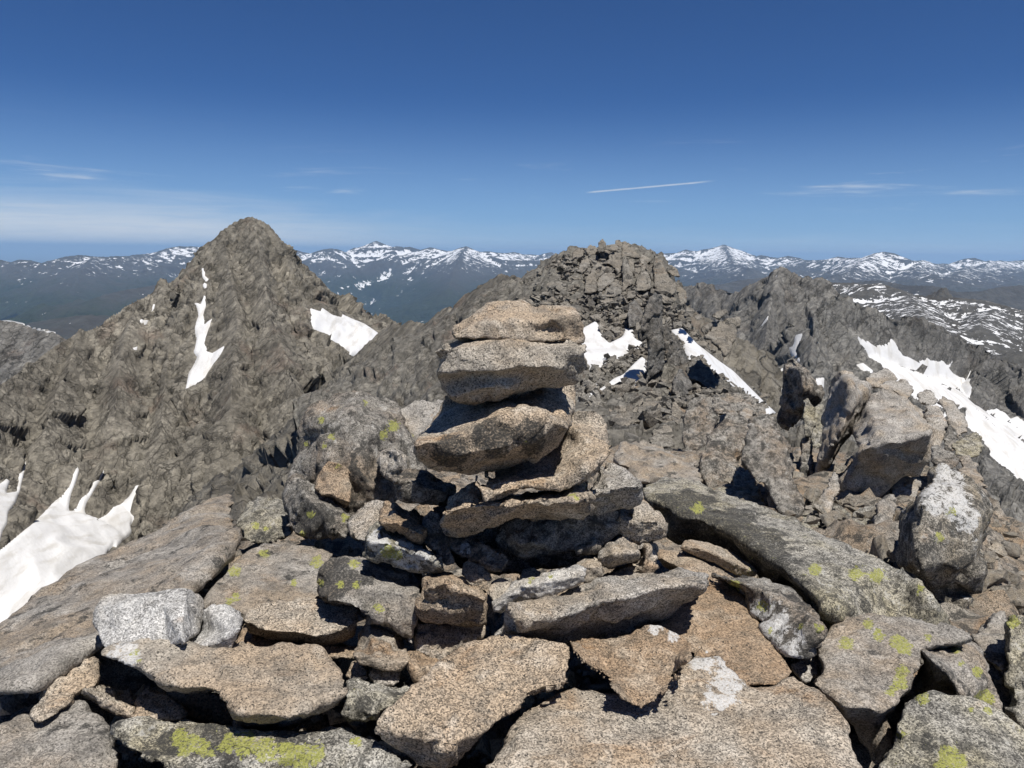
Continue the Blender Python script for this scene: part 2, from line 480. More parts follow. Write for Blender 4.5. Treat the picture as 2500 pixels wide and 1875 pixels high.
def z_summit(X, Y):
    """the summit the viewer stands on, the saddle behind the cairn and the knoll beyond it"""
    z = interp(Y, [(-8, -.9), (-3, -.55), (0, -.5), (3.3, -.5), (5, -.62), (6.5, -.82), (9, -1.15), (12, -1.75), (16, -2.65), (25, -4.05), (33, -4.5), (42, -3.9),
                   (48, -3.0), (53, -1.5), (57, .5), (60, 1.5), (64, 1.7), (68, .4), (75, -4), (95, -16), (140, -60)])
    xl = interp(Y, [(-8, -2.5), (3, -2.2), (5, -2.0), (7, -1.3), (9, -.6), (12, 0), (20, .8), (33, 1.0), (45, 1.4), (55, 3.4), (62, 5.0), (70, 6)])
    xr = interp(Y, [(-8, 3), (3, 2.7), (5, 3.0), (7, 3.9), (9, 4.8), (12, 6.0), (20, 7.2), (33, 8.8), (45, 10.4), (55, 10.9), (62, 11.6), (70, 10)])
    sl_ = interp(Y, [(0, 1.1), (12, 1.0), (45, .7), (60, .55), (80, .8)]); sr_ = interp(Y, [(0, .55), (10, .62), (25, .8), (45, .85), (52, 1.3), (56, 2.6), (75, 1.6)])
    l = np.maximum(0, xl - X); r = np.maximum(0, X - xr)
    return z - sl_ * (np.sqrt(l * l + .3) - .55) * (l > 0) - sr_ * (np.sqrt(r * r + .3) - .55) * (r > 0)


def prof_peak(d):
    return .78 * d + 7.5 * (1 - np.exp(-d / 9.0)) - 4.0 * smooth01(d, 50, 130)


def prof_rib(d):
    return 1.15 * d


PEAK = [
    (poly3('X1', "-700,1500,140 -300,1230,180 0,1070,205 200,940,228 400,800,245 560,735,255 680,655,262 830,565,270 950,515,278 1065,515,284 1090,435,287 1170,305,292 1260,245,296 1330,155,298 1400,105,300 1500,66,302 1590,112,305 1690,212,308 1740,302,312 1850,372,318 1960,482,322 2060,572,325 2140,672,328 2212,712,330"), None),
    (poly3('X2', "550,712,330 640,752,333 740,835,338 860,930,345"), None),
    (poly3('X1', "1510,66,302 1560,300,285 1610,600,264 1690,850,246 1800,1150,224 1830,1400,205"), prof_rib),
    (poly3('X1', "1080,440,286 1060,640,272 1010,850,254 990,1100,234 960,1400,208"), prof_rib),
    (poly3('X1', "830,565,270 760,760,253 720,960,236 690,1200,214"), prof_rib),
    (poly3('X1', "1330,155,298 1390,420,277 1430,700,256 1400,950,238 1380,1250,214"), prof_rib),
    (poly3('X1', "480,740,251 420,950,233 330,1150,212 260,1400,190"), prof_rib),
    (poly3('X1', "960,440,277 1000,440,279"), lambda d: 2.2 * d),
]
RIDGE = [
    (poly3('X3', "640,190,62 480,215,63 380,265,64 220,330,66 160,400,69 100,455,74 20,420,82"), lambda d: .75 * d),
    (poly3('X2', "1840,460,80 1740,385,92 1640,365,98 1540,425,106 1450,475,113 1380,525,119 1330,615,125 1300,660,130 1260,625,133 1200,645,138 1150,705,142 1060,765,150 960,725,158 880,785,166 830,755,172 800,775,176 745,795,182 720,865,192 710,935,205 650,1005,220 560,1080,240"), lambda d: 1.05 * d),
    (poly3('X2', "1260,625,133 1200,900,112 1180,1100,98"), lambda d: 1.3 * d),
    (poly3('X2', "1450,475,113 1400,800,92 1360,1100,78"), lambda d: 1.2 * d),
    (poly3('X2', "830,755,172 860,1000,146 900,1300,118"), lambda d: 1.25 * d),
]

SNOW_PEAK = [   # name parts: label, polygon, near and far limit of distance
    ('long forked snow couloir in the middle of the grey peak', pts('X1', "1168,585 1205,597 1225,540 1238,600 1222,660 1228,715 1272,680 1248,760 1222,830 1244,880 1275,888 1358,838 1325,905 1275,965 1232,1035 1165,1082 1112,1110 1130,1010 1166,950 1186,912 1164,880 1180,800 1168,740 1190,670 1182,630"), (150, 330)),
    ('small snow blobs above the forked couloir', pts('X1', "1208,380 1226,378 1228,425 1245,440 1235,455 1215,430"), (150, 330)),
    ('tiny snow diamond above the forked couloir', pts('X1', "1214,480 1228,468 1240,480 1226,500"), (150, 330)),
    ('small snow patch on the left shoulder of the grey peak', pts('X1', "835,692 850,684 868,692 900,680 880,722 866,724 862,706 846,716"), (150, 330)),
    ('thin snow sliver under the rock tooth of the grey peak', pts('X1', "905,640 920,590 934,586 928,625 912,648"), (150, 330)),
    ('tiny snow scrap on the left shoulder of the grey peak', pts('X1', "786,862 826,846 824,876 808,876"), (150, 330)),
    ('wide bright snow bowl under the right ridge of the grey peak', pts('X2', "185,640 215,650 260,660 272,634 350,688 420,708 432,686 500,718 600,758 700,826 760,900 740,1000 660,1060 600,1045 500,995 400,925 300,853 200,803 180,740 200,690"), (205, 345)),
    ('large streaked snow apron with finger gullies below the grey peak', pts('X5', "-400,1100 0,762 100,682 250,562 320,502 400,412 480,342 540,272 560,202 596,118 614,150 584,250 549,330 534,400 529,462 560,465 600,425 620,368 690,318 718,240 756,220 788,118 806,160 774,240 724,310 684,380 654,440 658,486 740,515 760,526 830,486 870,436 930,416 1000,346 1046,268 1086,258 1064,310 1024,390 1004,470 1036,520 1006,570 1018,632 960,684 900,735 870,726 830,776 760,1000 400,1300 -400,1700"), (90, 300)),
    ('narrow snow gully at the left edge below the grey peak', pts('X5', "-300,330 0,255 50,214 80,236 46,326 128,314 146,200 214,50 186,180 156,310 116,410 66,480 56,570 24,620 0,710 -300,900"), (90, 300)),
    ('two thin snow slivers low on the right of the grey peak', pts('X1', "1676,1540 1690,1545 1690,1600 1680,1590"), (100, 300)),
]


def snow_sheet(name, label, P, N, poly, drange, lift, ppm, mat, margin=7.0):
    """old snow lying on a slope: a sheet over the smooth form of the ground, its rim dipping under the rough rock"""
    px, py = project(P.reshape(-1, 3)); sh = P.shape[:2]
    px, py = px.reshape(sh), py.reshape(sh)
    A = np.array([(q[0], q[1]) for q in poly]); x0, y0 = A.min(0) - 24; x1, y1 = A.max(0) + 24
    facing = ((CAM - P) * N).sum(2) > 0
    cand = (px > x0) & (px < x1) & (py > y0) & (py < y1) & (P[..., 1] > drange[0]) & (P[..., 1] < drange[1]) & facing
    sd = np.full(sh, -99.0)
    if cand.sum() < 8: return sd, None
    sd[cand] = signed_px(px[cand], py[cand], poly)
    q = (sd[:-1, :-1] > -margin) & (sd[:-1, 1:] > -margin) & (sd[1:, 1:] > -margin) & (sd[1:, :-1] > -margin)
    fc = grid_faces(*sh)[q.ravel()]
    if len(fc) < 2: return sd, None
    L = np.where(sd > 0, np.clip(sd / ppm, 0, 1.0), np.clip(sd / ppm, -3.0, 0) * 2.2) * lift
    V = (P + N * L[..., None]).reshape(-1, 3)
    u, inv = np.unique(fc, return_inverse=True)
    me = mesh_np(name, V[u], inv.reshape(fc.shape))
    o = obj(name, me, mat); tag(o, label, 'snow', 'structure')
    return sd, o


def terrain(name, label, P, disp, mat, kind='structure', cat='mountain', att=None):
    N = grid_normals(P)
    V = (P + N * disp[..., None]).reshape(-1, 3)
    me = mesh_np(name, V, grid_faces(*P.shape[:2]))
    if att is not None:
        for k, a in att.items(): add_attr(me, k, a.ravel())
    return tag(obj(name, me, mat), label, cat, kind)


def ugrid(u0, u1, nu, ys):
    U, Y = np.meshgrid(np.linspace(u0, u1, nu), ys)
    return U * Y, Y


def keep_rim(dsp, msk, low):
    """the ground close round a snow patch never drops below the rim of the snow"""
    w_ = smooth01(msk, -20, -9)
    return dsp * (1 - w_) + np.maximum(dsp, -low) * w_


def crag(Q, sizes, seed=0, tilt=.5, step=.35, squash=(1, 1, .6)):
    """sum of broken-plane reliefs; sizes = [(cell in metres, depth in metres)]"""
    r = 0
    for k, (c, a) in enumerate(sizes):
        q = Q * np.array(squash) / c
        q = q + .08 * np.stack([perlin(q * 1.3 + 5, seed + k), perlin(q * 1.3 + 9, seed + k + 40), perlin(q * 1.3, seed + k + 80)], 1)
        r = r + a * facets(q, seed + 11 * k, tilt, step)
    return r


M_PEAK = cliff_mat('peak_rock', base=(.195, .178, .145), light=(.31, .285, .235), dark=(.075, .068, .057), s=3.2)
M_RIDGE = cliff_mat('ridge_rock', base=(.215, .195, .16), light=(.36, .325, .265), s=.9)
M_EAST = cliff_mat('east_ridge_rock', base=(.165, .158, .145), light=(.25, .24, .215), dark=(.075, .073, .07), rust=(.12, .10, .08), s=7.0)
M_SNOW = snow_mat('old_snow', 3.0); M_SNOW_NEAR = snow_mat('near_snow', .6); M_SNOW_FAR = snow_mat('bowl_snow', 9.0)

# --- ground under the summit rocks
gx, gy = np.meshgrid(np.arange(-8, 10.01, .085), np.arange(-6, 12.8, .085))
gz = z_summit(gx, gy)
P = np.stack([gx, gy, gz], -1); Q = P.reshape(-1, 3)
dsp = crag(Q, [(.8, .22), (.3, .11), (.14, .05)], 5, .6, .5, (1, 1, 1)).reshape(gx.shape) * (1 - smooth01(gy, 11.2, 12.7))
M_GROUND = granite('ground_rubble', base=(.23, .21, .18), tint=(.26, .20, .14), dark=.55, yellow=.15, rust=.3)
summit_ground = terrain('ground', 'stony summit ground under the loose rocks', P, dsp, M_GROUND, cat='ground')

# --- saddle and knoll
X, Y = ugrid(-.30, .62, 380, np.geomspace(12.4, 98, 270))
Z = z_summit(X, Y)
Z += .35 * fbm(np.stack([X, Y, 0 * X], -1).reshape(-1, 3) / 6.0, 3, .5, 4).reshape(X.shape) * smooth01(Y, 13.5, 20)
PS = np.stack([X, Y, Z], -1); NS = grid_normals(PS); Q = PS.reshape(-1, 3)
SNOW_SADDLE = [
    ('ragged snow patch on the saddle behind the cairn top', pts('X3', "480,830 560,785 650,735 682,790 692,830 722,880 752,908 850,858 862,788 900,800 942,800 944,860 964,880 1026,912 960,966 900,976 860,1006 820,1036 752,1056 702,1106 650,1138 560,1100 470,1000"), (18, 52)),
    ('lower wedge of snow beside the twin rock fins', pts('X3', "505,1345 650,1286 780,1186 850,1156 950,1056 1000,1012 1046,1046 1046,1135 1016,1196 986,1266 870,1276 820,1286 790,1262 700,1318 600,1346"), (14, 45)),
    ('small round snow scrap left of the lower wedge', pts('X3', "606,1228 640,1222 676,1240 664,1270 630,1262"), (14, 45)),
    ('straight bright snow strip running down right of the twin fins', pts('X3', "1208,812 1312,790 1346,826 1426,914 1566,1024 1706,1124 1866,1284 1966,1384 2040,1450 1980,1496 1890,1390 1820,1316 1690,1276 1590,1206 1550,1156 1460,1066 1410,1026 1370,1060 1320,985 1310,925 1240,855"), (12, 50)),
    ('thin snow line under the knoll', pts('X3', "616,712 650,690 716,672 722,684 660,706 630,722"), (20, 56)),
]
msk = np.full(X.shape, -99.0)
for lb, pl, dr in SNOW_SADDLE:
    sd, _o = snow_sheet('snow_patch', lb, PS, NS, pl, dr, .16, 6.0, M_SNOW_NEAR)
    msk = np.maximum(msk, sd)
att = 1 - .93 * smooth01(msk, -14, 2)
dsp = crag(Q, [(3.2, .55), (1.2, .34), (.5, .18)], 9, .8, .45, (1, 1, .8)).reshape(X.shape) * att * smooth01(Y, 12.4, 14.5) - .03
dsp = keep_rim(dsp, msk, .12)
M_SADDLE = cliff_mat('saddle_rock', base=(.155, .146, .126), light=(.265, .248, .212), s=.45)
knoll = terrain('rocky_knoll', 'rocky saddle rising to the boulder knoll behind the cairn', PS, dsp, M_SADDLE, cat='knoll')

# --- grey peak, its col and the ridge that joins the knoll
X, Y = ugrid(-.86, .36, 700, np.concatenate([np.linspace(40, 120, 60), np.linspace(120.8, 348, 300)]))
Zp, dp = crest(X, Y, PEAK + RIDGE, prof_peak)
Q2 = np.stack([X, Y, 0 * X], -1).reshape(-1, 3)
warp = fbm(Q2 / 55.0, 3, .5, 2).reshape(X.shape)
Zp += (3.2 * ridged(Q2 / np.array([26.0, 60.0, 1]), 4, .5, 31).reshape(X.shape) - 2.0) * smooth01(dp, 3, 30) + 2.0 * warp * smooth01(dp, 3, 25)
PP = np.stack([X, Y, Zp], -1)
for k in range(2):   # soften the smooth form a little
    z = PP[..., 2].copy(); z[1:-1, 1:-1] = .5 * z[1:-1, 1:-1] + .125 * (z[:-2, 1:-1] + z[2:, 1:-1] + z[1:-1, :-2] + z[1:-1, 2:]); PP[..., 2] = np.where(dp > 4, z, PP[..., 2])
NP_ = grid_normals(PP); Q = PP.reshape(-1, 3)
msk = np.full(X.shape, -99.0)
for lb, pl, dr in SNOW_PEAK:
    sd, _o = snow_sheet('snow_patch', lb, PP, NP_, pl, dr, .45, 6.0, M_SNOW)
    msk = np.maximum(msk, sd)
att = 1 - .98 * smooth01(msk, -11, 2)
R3 = Matrix.Rotation(math.radians(28), 3, 'Y')
Qr = Q @ np.array(R3)
near = smooth01(Y, 120, 230)
dsp = crag(Qr, [(34.0, 6.0), (13.0, 3.2), (5.5, 1.7)], 24, .8, .36, (1.3, 1, .32)).reshape(X.shape)
dsp += crag(Q, [(3.2, .95), (1.8, .42)], 25, .95, .45, (1, 1, .75)).reshape(X.shape)
dsp = dsp * (.3 + .7 * near) + (1 - near) * crag(Qr, [(3.5, .9), (1.4, .4)], 28, .8, .3, (1, 1, .7)).reshape(X.shape)
dsp = keep_rim(dsp * att, msk, .3) * (.22 + .78 * smooth01(dp, 0, 12))
peak = terrain('mountain_peak', 'steep grey rock peak with snow couloirs left of the cairn', PP, dsp, M_PEAK)

# --- ridges to the east with the big snow bowl
EAST = [
    (poly3('X4', "200,1000,640 590,705,622 620,602,622 680,542,624 760,532,625 860,532,628 960,602,632 1020,602,634 1100,652,637 1220,702,640 1380,702,645 1530,752,650 1640,832,652 1800,892,655 1960,962,655 2212,1052,650 2700,1260,640"), None),
    (poly3('X4', "-700,560,1000 -420,470,980 -250,460,960 -150,480,945 0,515,905 100,470,885 180,430,872 250,392,862 300,332,852 340,319,850 380,332,850 450,372,845 500,422,840 560,402,836 630,392,832 680,402,830 730,442,830 780,520,826 900,620,815 1100,760,790"), lambda d: 1.25 * d - .5 * np.maximum(0, d - 60)),
    (poly3('X4', "600,640,620 590,850,592 560,1050,560"), lambda d: 1.5 * d),
    (poly3('X4', "340,319,850 250,600,800 220,900,745"), lambda d: 1.4 * d),
    (poly3('X4', "0,515,905 -60,800,840 -120,1050,780"), lambda d: 1.3 * d),
        (poly3('X4', "1960,962,655 1880,1120,625 1830,1250,605"), lambda d: 1.1 * d),
    (poly3('X4', "2212,1052,650 2220,1250,615 2260,1450,585"), lambda d: 1.0 * d),
]


def prof_east(d):
    return 2.3 * np.minimum(d, 22) + .44 * np.maximum(0, d - 22)


X, Y = ugrid(.10, .84, 560, np.linspace(330, 1000, 310))
Ze, de = crest(X, Y, EAST, prof_east)
Q2 = np.stack([X, Y, 0 * X], -1).reshape(-1, 3)
Ze += (5.0 * ridged(Q2 / np.array([60.0, 150.0, 1]), 4, .5, 51).reshape(X.shape) - 3.5) * smooth01(de, 5, 70)
PE = np.stack([X, Y, Ze], -1); NE = grid_normals(PE); Q = PE.reshape(-1, 3)
SNOW_EAST = [
    ('huge bright snow bowl below the dark eastern ridge', pts('X4', "928,856 970,886 1030,906 1080,926 1130,930 1180,906 1193,880 1218,912 1243,958 1273,1006 1330,1026 1400,1046 1460,1024 1540,1045 1592,1032 1612,1076 1640,1066 1680,1000 1664,1060 1634,1100 1654,1128 1700,1156 1760,1176 1790,1116 1826,1072 1794,1170 1774,1210 1806,1260 1796,1340 1834,1386 1900,1416 2000,1416 2060,1446 2110,1496 2160,1476 2230,1530 2500,1700 2500,2300 2100,1900 1850,1660 1770,1560 1730,1400 1600,1500 1350,1350 1180,1120 1030,1015 980,945"), (330, 680)),
    ('snow patch between the dark spike and the eastern ridge', pts('X4', "140,1125 190,1170 240,1210 300,1200 360,1250 372,1350 330,1380 230,1320 180,1220"), (300, 900)),
    ('small snow tongue left of the dark spike', pts('X4', "310,1130 360,1098 372,1110 346,1176 330,1160"), (300, 900)),
    ('curved snow gully above the dark spike', pts('X4', "392,940 430,930 452,850 492,838 470,900 462,980 490,1030 486,1090 450,1040 420,1000"), (300, 900)),
    ('forked snow gully on the western flank of the eastern ridge', pts('X4', "20,960 70,930 96,800 110,770 104,810 134,824 112,870 96,960 54,1072 44,1060 80,960 44,998"), (300, 1000)),
    ('short snow streak right of the forked gully', pts('X4', "150,800 190,760 250,676 236,730 180,790"), (300, 1000)),
    ('snow scrap low on the eastern ridge', pts('X4', "608,1185 668,1180 664,1250 650,1262"), (300, 900)),
    ('flat snow scrap beside the big eastern bowl', pts('X4', "920,1080 970,1066 1040,1120 1030,1140"), (300, 900)),
    ('tiny snow scrap near the top of the farther eastern peak', pts('X4', "278,410 306,378 322,384 300,410"), (300, 1000)),
]
msk = np.full(X.shape, -99.0)
for lb, pl, dr in SNOW_EAST:
    sd, _o = snow_sheet('snow_patch', lb, PE, NE, pl, dr, .5, 6.0, M_SNOW_FAR)
    msk = np.maximum(msk, sd)
att = 1 - .92 * smooth01(msk, -12, 2)
dsp = crag(Q, [(60.0, 11.0), (24.0, 6.0), (9.0, 2.2)], 61, .8, .45, (1.3, 1, .30)).reshape(X.shape) * att * (.45 + .55 * smooth01(de, 0, 20))
dsp = keep_rim(dsp, msk, .5)
east = terrain('mountain_ridge', 'dark jagged eastern ridge above a broad snow bowl', PE, dsp, M_EAST)

# --- small grey mountain behind the left foot of the peak
X, Y = ugrid(-.95, -.48, 200, np.linspace(520, 800, 110))
Zb, db_ = crest(X, Y, [(poly3('X1', "-500,640,700 0,692,700 60,698,700 130,712,700 200,738,695 280,742,690 340,772,685 460,840,670"), None)], lambda d: .95 * d)
Q2 = np.stack([X, Y, 0 * X], -1).reshape(-1, 3)
Zb += 7 * (ridged(Q2 / np.array([50., 120., 1]), 4, .5, 71).reshape(X.shape) - .8) * smooth01(db_, 4, 50)
PB = np.stack([X, Y, Zb], -1); NB = grid_normals(PB)
sd, _o = snow_sheet('snow_patch', 'thin snow line along the crest at the far left edge', PB, NB, pts('X1', "0,688 60,690 140,708 230,738 330,762 440,776 430,790 330,775 230,752 130,722 20,700"), (480, 900), 1.2, 4.0, M_SNOW_FAR)
back = terrain('mountain_shoulder', 'grey mountain shoulder with a snowy crest at the left edge', PB, crag(PB.reshape(-1, 3), [(22., 4.), (8., 2.)], 73, .5, .4, (1, 1, .5)).reshape(X.shape) * (.3 + .7 * smooth01(db_, 0, 15)), cliff_mat('shoulder_rock', base=(.16, .155, .145), light=(.23, .22, .20), s=9.0))


# --- farther land
def far_land(name, label, u0, u1, nu, ys, lines, prof, amp, wl, floor, mat, seed):
    X, Y = ugrid(u0, u1, nu, ys)
    Z, d = crest(X, Y, lines, prof)
    Q2 = np.stack([X, Y, 0 * X], -1).reshape(-1, 3)
    wv = np.stack([fbm(Q2 / (wl * 1.3) + 3, 2, .5, seed + 3), fbm(Q2 / (wl * 1.3) + 8, 2, .5, seed + 4), 0 * Q2[:, 0]], 1)
    n = ridged(Q2 / wl + .5 * wv, 6, .52, seed).reshape(X.shape) - .9
    Z = Z + amp * n * (.10 + .90 * smooth01(d, 0, wl * .55))
    Z = floor + np.logaddexp(0, (Z - floor) / 60.0) * 60.0
    P = np.stack([X, Y, Z], -1)
    # hollows keep the snow: how far the ground lies under its surroundings
    s = Z.copy()
    for k in range(10):
        s[1:-1, 1:-1] = .2 * (s[1:-1, 1:-1] + s[:-2, 1:-1] + s[2:, 1:-1] + s[1:-1, :-2] + s[1:-1, 2:])
    hol = np.clip((s - Z) / (amp * .10), -1.5, 1.5)
    return terrain(name, label, P, 0 * Z, mat, att={'hollow': hol})


M_PLATEAU = far_mat('plateau_rock', -500, -60, False, .40, .16, rock=(.062, .060, .055), snow_pat=.8)
far_land('plateau', 'rolling grey plateau streaked with snow beyond the eastern ridge', .16, 1.1, 420, np.linspace(1150, 3300, 170),
         [(poly3('X4', "400,470,2900 700,432,2800 960,452,2700 1100,444,2600 1330,540,2400 1500,550,2350 1700,548,2300 1900,572,2250 2000,640,2200 2212,652,2150 2800,800,2000"), lambda d: .30 * d),
          (poly3('X4', "1330,545,2400 1400,650,1900 1450,760,1500"), lambda d: .34 * d), (poly3('X4', "1990,640,2200 1900,720,1800 1850,800,1500"), lambda d: .36 * d)],
         None, 55.0, 420.0, -900.0, M_PLATEAU, 81)

M_HILL = far_mat('dark_hills', -450, 0, True, .42, .8)
far_land('hills', 'dark wooded hills between the plateau and the far ranges', -.9, .9, 460, np.geomspace(4200, 10500, 140),
         [(poly3('X4', "600,455,7000 900,440,6800 1100,432,6600 1300,470,6400 1500,472,6200 1700,522,6000 1900,512,6000 2050,480,6200 2212,470,6300 2700,520,6300"), lambda d: .42 * d),
          (poly3('X1', "-300,780,6000 160,712,5600 300,684,5500 400,672,5500 520,660,5500 600,668,5500 700,700,5600 820,760,5700"), lambda d: .30 * d),
          (poly3('X1', "300,690,8200 430,625,8500 560,562,8800 700,520,9200 900,480,9600 1100,440,9900"), lambda d: .34 * d),
          (poly3('X3', "1280,500,9000 1450,470,9400 1700,430,9600 1950,395,9800 2150,370,9900"), lambda d: .36 * d)],
         None, 170.0, 1500.0, -1650.0, M_HILL, 91)

M_FAR = far_mat('far_range', -760, 40, True, .56, 1.0)
far_land('mountain_range', 'long snow flecked mountain range under the horizon', -.86, .86, 740, np.geomspace(10600, 27000, 280),
         [(poly3('X1', "-900,340,15500 -400,330,15500 0,327,15000 60,342,15000 110,327,15000 180,332,15000 240,352,15000 280,342,15000 330,352,15200 400,312,15500 480,302,15600 560,312,15800 640,317,16000 700,307,16200 760,302,16500 850,302,17000 930,297,17500 1000,267,18000 1080,252,18500 1180,250,19000 1260,270,19500 1500,300,20000 1730,290,21000"), None),
          (poly3('X2', "0,202,21000 80,197,21000 150,217,21000 200,227,21000 260,197,21000 340,179,21000 400,187,21200 460,217,21500 520,212,21700 560,182,22000 640,142,22000 690,119,22000 740,152,22000 800,187,22000 880,207,22000 940,217,21500 1000,197,21000 1060,182,21000 1110,170,21000 1170,187,21000 1230,197,21000 1290,197,20800 1340,172,20600 1385,161,20500 1440,187,20500 1500,202,20500 1560,197,20500 1620,207,20500 1700,212,21000 1750,207,21500 1830,227,22000 1880,262,22500 1920,257,23000 1990,212,23500 2040,205,23500 2100,222,23500"), None),
          (poly3('X3', "0,225,23500 400,230,23500 1100,217,22000 1200,217,22000 1270,212,22000 1340,192,22000 1380,202,22000 1430,207,22000 1480,217,22000 1540,207,22000 1590,172,22000 1635,154,22000 1690,192,22000 1740,217,22000 1800,227,22000 1850,247,21500 1920,230,21000 1980,242,21000 2050,252,20800 2130,237,20500 2212,252,20500"), None),
          (poly3('X4', "450,252,20000 510,267,19500 600,267,19000 700,262,18500 780,242,18000 860,252,17500 940,252,17000 1000,252,16500 1060,222,16500 1130,207,16500 1210,217,16500 1270,247,16500 1330,262,16500 1400,262,17000 1450,267,17500 1500,300,18000 1580,292,18500 1640,300,19000 1700,292,19000 1750,262,19000 1830,257,19000 1900,292,19500 1950,272,20000 2000,277,20000 2080,272,20500 2170,267,21000 2300,262,21000 2800,270,21000"), None),
          (poly3('X2', "1385,161,20500 1300,330,17000 1250,480,14000"), lambda d: .5 * d),
          (poly3('X4', "1060,222,16500 900,330,13500 760,390,12000"), lambda d: .4 * d), (poly3('X4', "1450,267,17500 1350,340,14000 1500,380,12000"), lambda d: .36 * d), (poly3('X4', "2000,277,20000 1750,340,15000 1650,400,12500"), lambda d: .36 * d),
          (poly3('X3', "1635,154,22000 1700,300,18000 1850,340,15500"), lambda d: .45 * d), (poly3('X1', "560,312,15800 480,420,13000 420,520,11500"), lambda d: .42 * d)],
         lambda d: .40 * d, 330.0, 3000.0, -1660.0, M_FAR, 101)

# --- the plain that carries the horizon
m, t, b = new_mat('plain_ground')
g = t.node('ShaderNodeNewGeometry').outputs['Position']
t.put(b.inputs['Base Color'], t.mix(t.step(t.noise(g, .0004, 6, .6), .4, .6), (.05, .065, .025), (.09, .085, .05)))
S = 240000.0
me = mesh_np('plain', [(-S, -S, -1690), (S, -S, -1690), (S, S, -1690), (-S, S, -1690)], [(0, 1, 2, 3)])
tag(obj('plain', me, m), 'wide hazy lowland plain reaching to the horizon', 'plain', 'structure')

# --- the air
m = bpy.data.materials.new('haze_air'); m.use_nodes = True
t = NT(m.node_tree)
pv = t.node('ShaderNodeVolumePrincipled', ins={'Color': (.44, .68, 1.0), 'Density': 2.2e-5, 'Anisotropy': .1})
o_ = t.node('ShaderNodeOutputMaterial'); t.l.new(pv.outputs[0], o_.inputs['Volume'])
bm = bmesh.new(); bmesh.ops.create_cube(bm, size=1.0)
me = bpy.data.meshes.new('haze'); bm.to_mesh(me); bm.free()
hz = obj('haze', me, m); hz.scale = (2 * S + 2000, 2 * S + 2000, 2200.0); hz.location = (0, 0, -1692 + 1100.0)
tag(hz, 'thin blue mountain haze filling the distance', 'haze', 'stuff')
# ------------------------------------------------------------------ rocks
def _laplace(V, E, n=2, k=.5):
    cnt = np.zeros(len(V)); np.add.at(cnt, E[:, 0], 1); np.add.at(cnt, E[:, 1], 1)
    for _ in range(n):
        S = np.zeros_like(V)
        for c in range(3):
            S[:, c] = np.bincount(E[:, 0], V[E[:, 1], c], len(V)) + np.bincount(E[:, 1], V[E[:, 0], c], len(V))
        V = V * (1 - k) + k * S / np.maximum(cnt, 1)[:, None]
    return V


def remesh(V, Fc, vox):
    me = bpy.data.meshes.new('tmp'); me.from_pydata([tuple(v) for v in V], [], [tuple(f) for f in Fc])
    bm = bmesh.new(); bm.from_mesh(me); bmesh.ops.recalc_face_normals(bm, faces=bm.faces[:]); bm.to_mesh(me); bm.free()
    o = bpy.data.objects.new('tmp', me); COL.objects.link(o)
    md = o.modifiers.new('r', 'REMESH'); md.mode = 'VOXEL'; md.voxel_size = vox; md.use_smooth_shade = True
    dg = bpy.context.evaluated_depsgraph_get(); dg.update()
    me2 = bpy.data.meshes.new_from_object(o.evaluated_get(dg))
    bpy.data.objects.remove(o); bpy.data.meshes.remove(me)
    return me2


SEED = [100]


def roughen(me, size, rough=1.0, facet=1.0, soft=2, strata=None):
    SEED[0] += 1; sd = SEED[0]
    n = len(me.vertices)
    V = np.empty(n * 3); me.vertices.foreach_get('co', V); V = V.reshape(-1, 3)
    E = np.empty(len(me.edges) * 2, dtype=np.int32); me.edges.foreach_get('vertices', E); E = E.reshape(-1, 2)
    V = _laplace(V, E, soft, .35)
    me.vertices.foreach_set('co', V.astype(np.float32).ravel()); me.update()
    N = np.empty(n * 3, np.float32); me.vertex_normals.foreach_get('vector', N); N = N.reshape(-1, 3)
    q = V / size + sd * 7.77
    qq = q + .02 * np.stack([perlin(q * 5, sd), perlin(q * 5 + 4, sd + 1), perlin(q * 5 + 8, sd + 2)], 1)
    d = facet * .062 * facets(qq * 3.0, sd, .9, .30) + facet * .026 * facets(qq * 7.5, sd + 5, .9, .35)
    d += rough * (.009 * fbm(q * 4.0, 2, .5, sd + 9) + .010 * fbm(q * 15.0, 4, .62, sd + 19))
    if strata is not None:
        s = (V @ np.array(strata)) / size
        d += .03 * np.abs(((s * 5.0 + .35 * fbm(q * 3, 2, .5, sd + 30)) % 1.0) - .5) - .008
    V = V + N * (d * size)[:, None]
    V = _laplace(V, E, 1, .08)
    me.vertices.foreach_set('co', V.astype(np.float32).ravel())
    me.polygons.foreach_set('use_smooth', np.ones(len(me.polygons), bool)); me.update()
    return V


def spot_attr(me, V, reg, spots, name):
    a = np.zeros(len(V))
    if spots:
        px, py = project(V)
        for (x, y, r) in spots:
            x0, y0, k = REG[reg]
            a = np.maximum(a, np.clip(1.15 - (np.hypot(px - x0 - x * k, py - y0 - y * k) / (r * k * 1.1)) ** 2, 0, 1))
    add_attr(me, name, a)


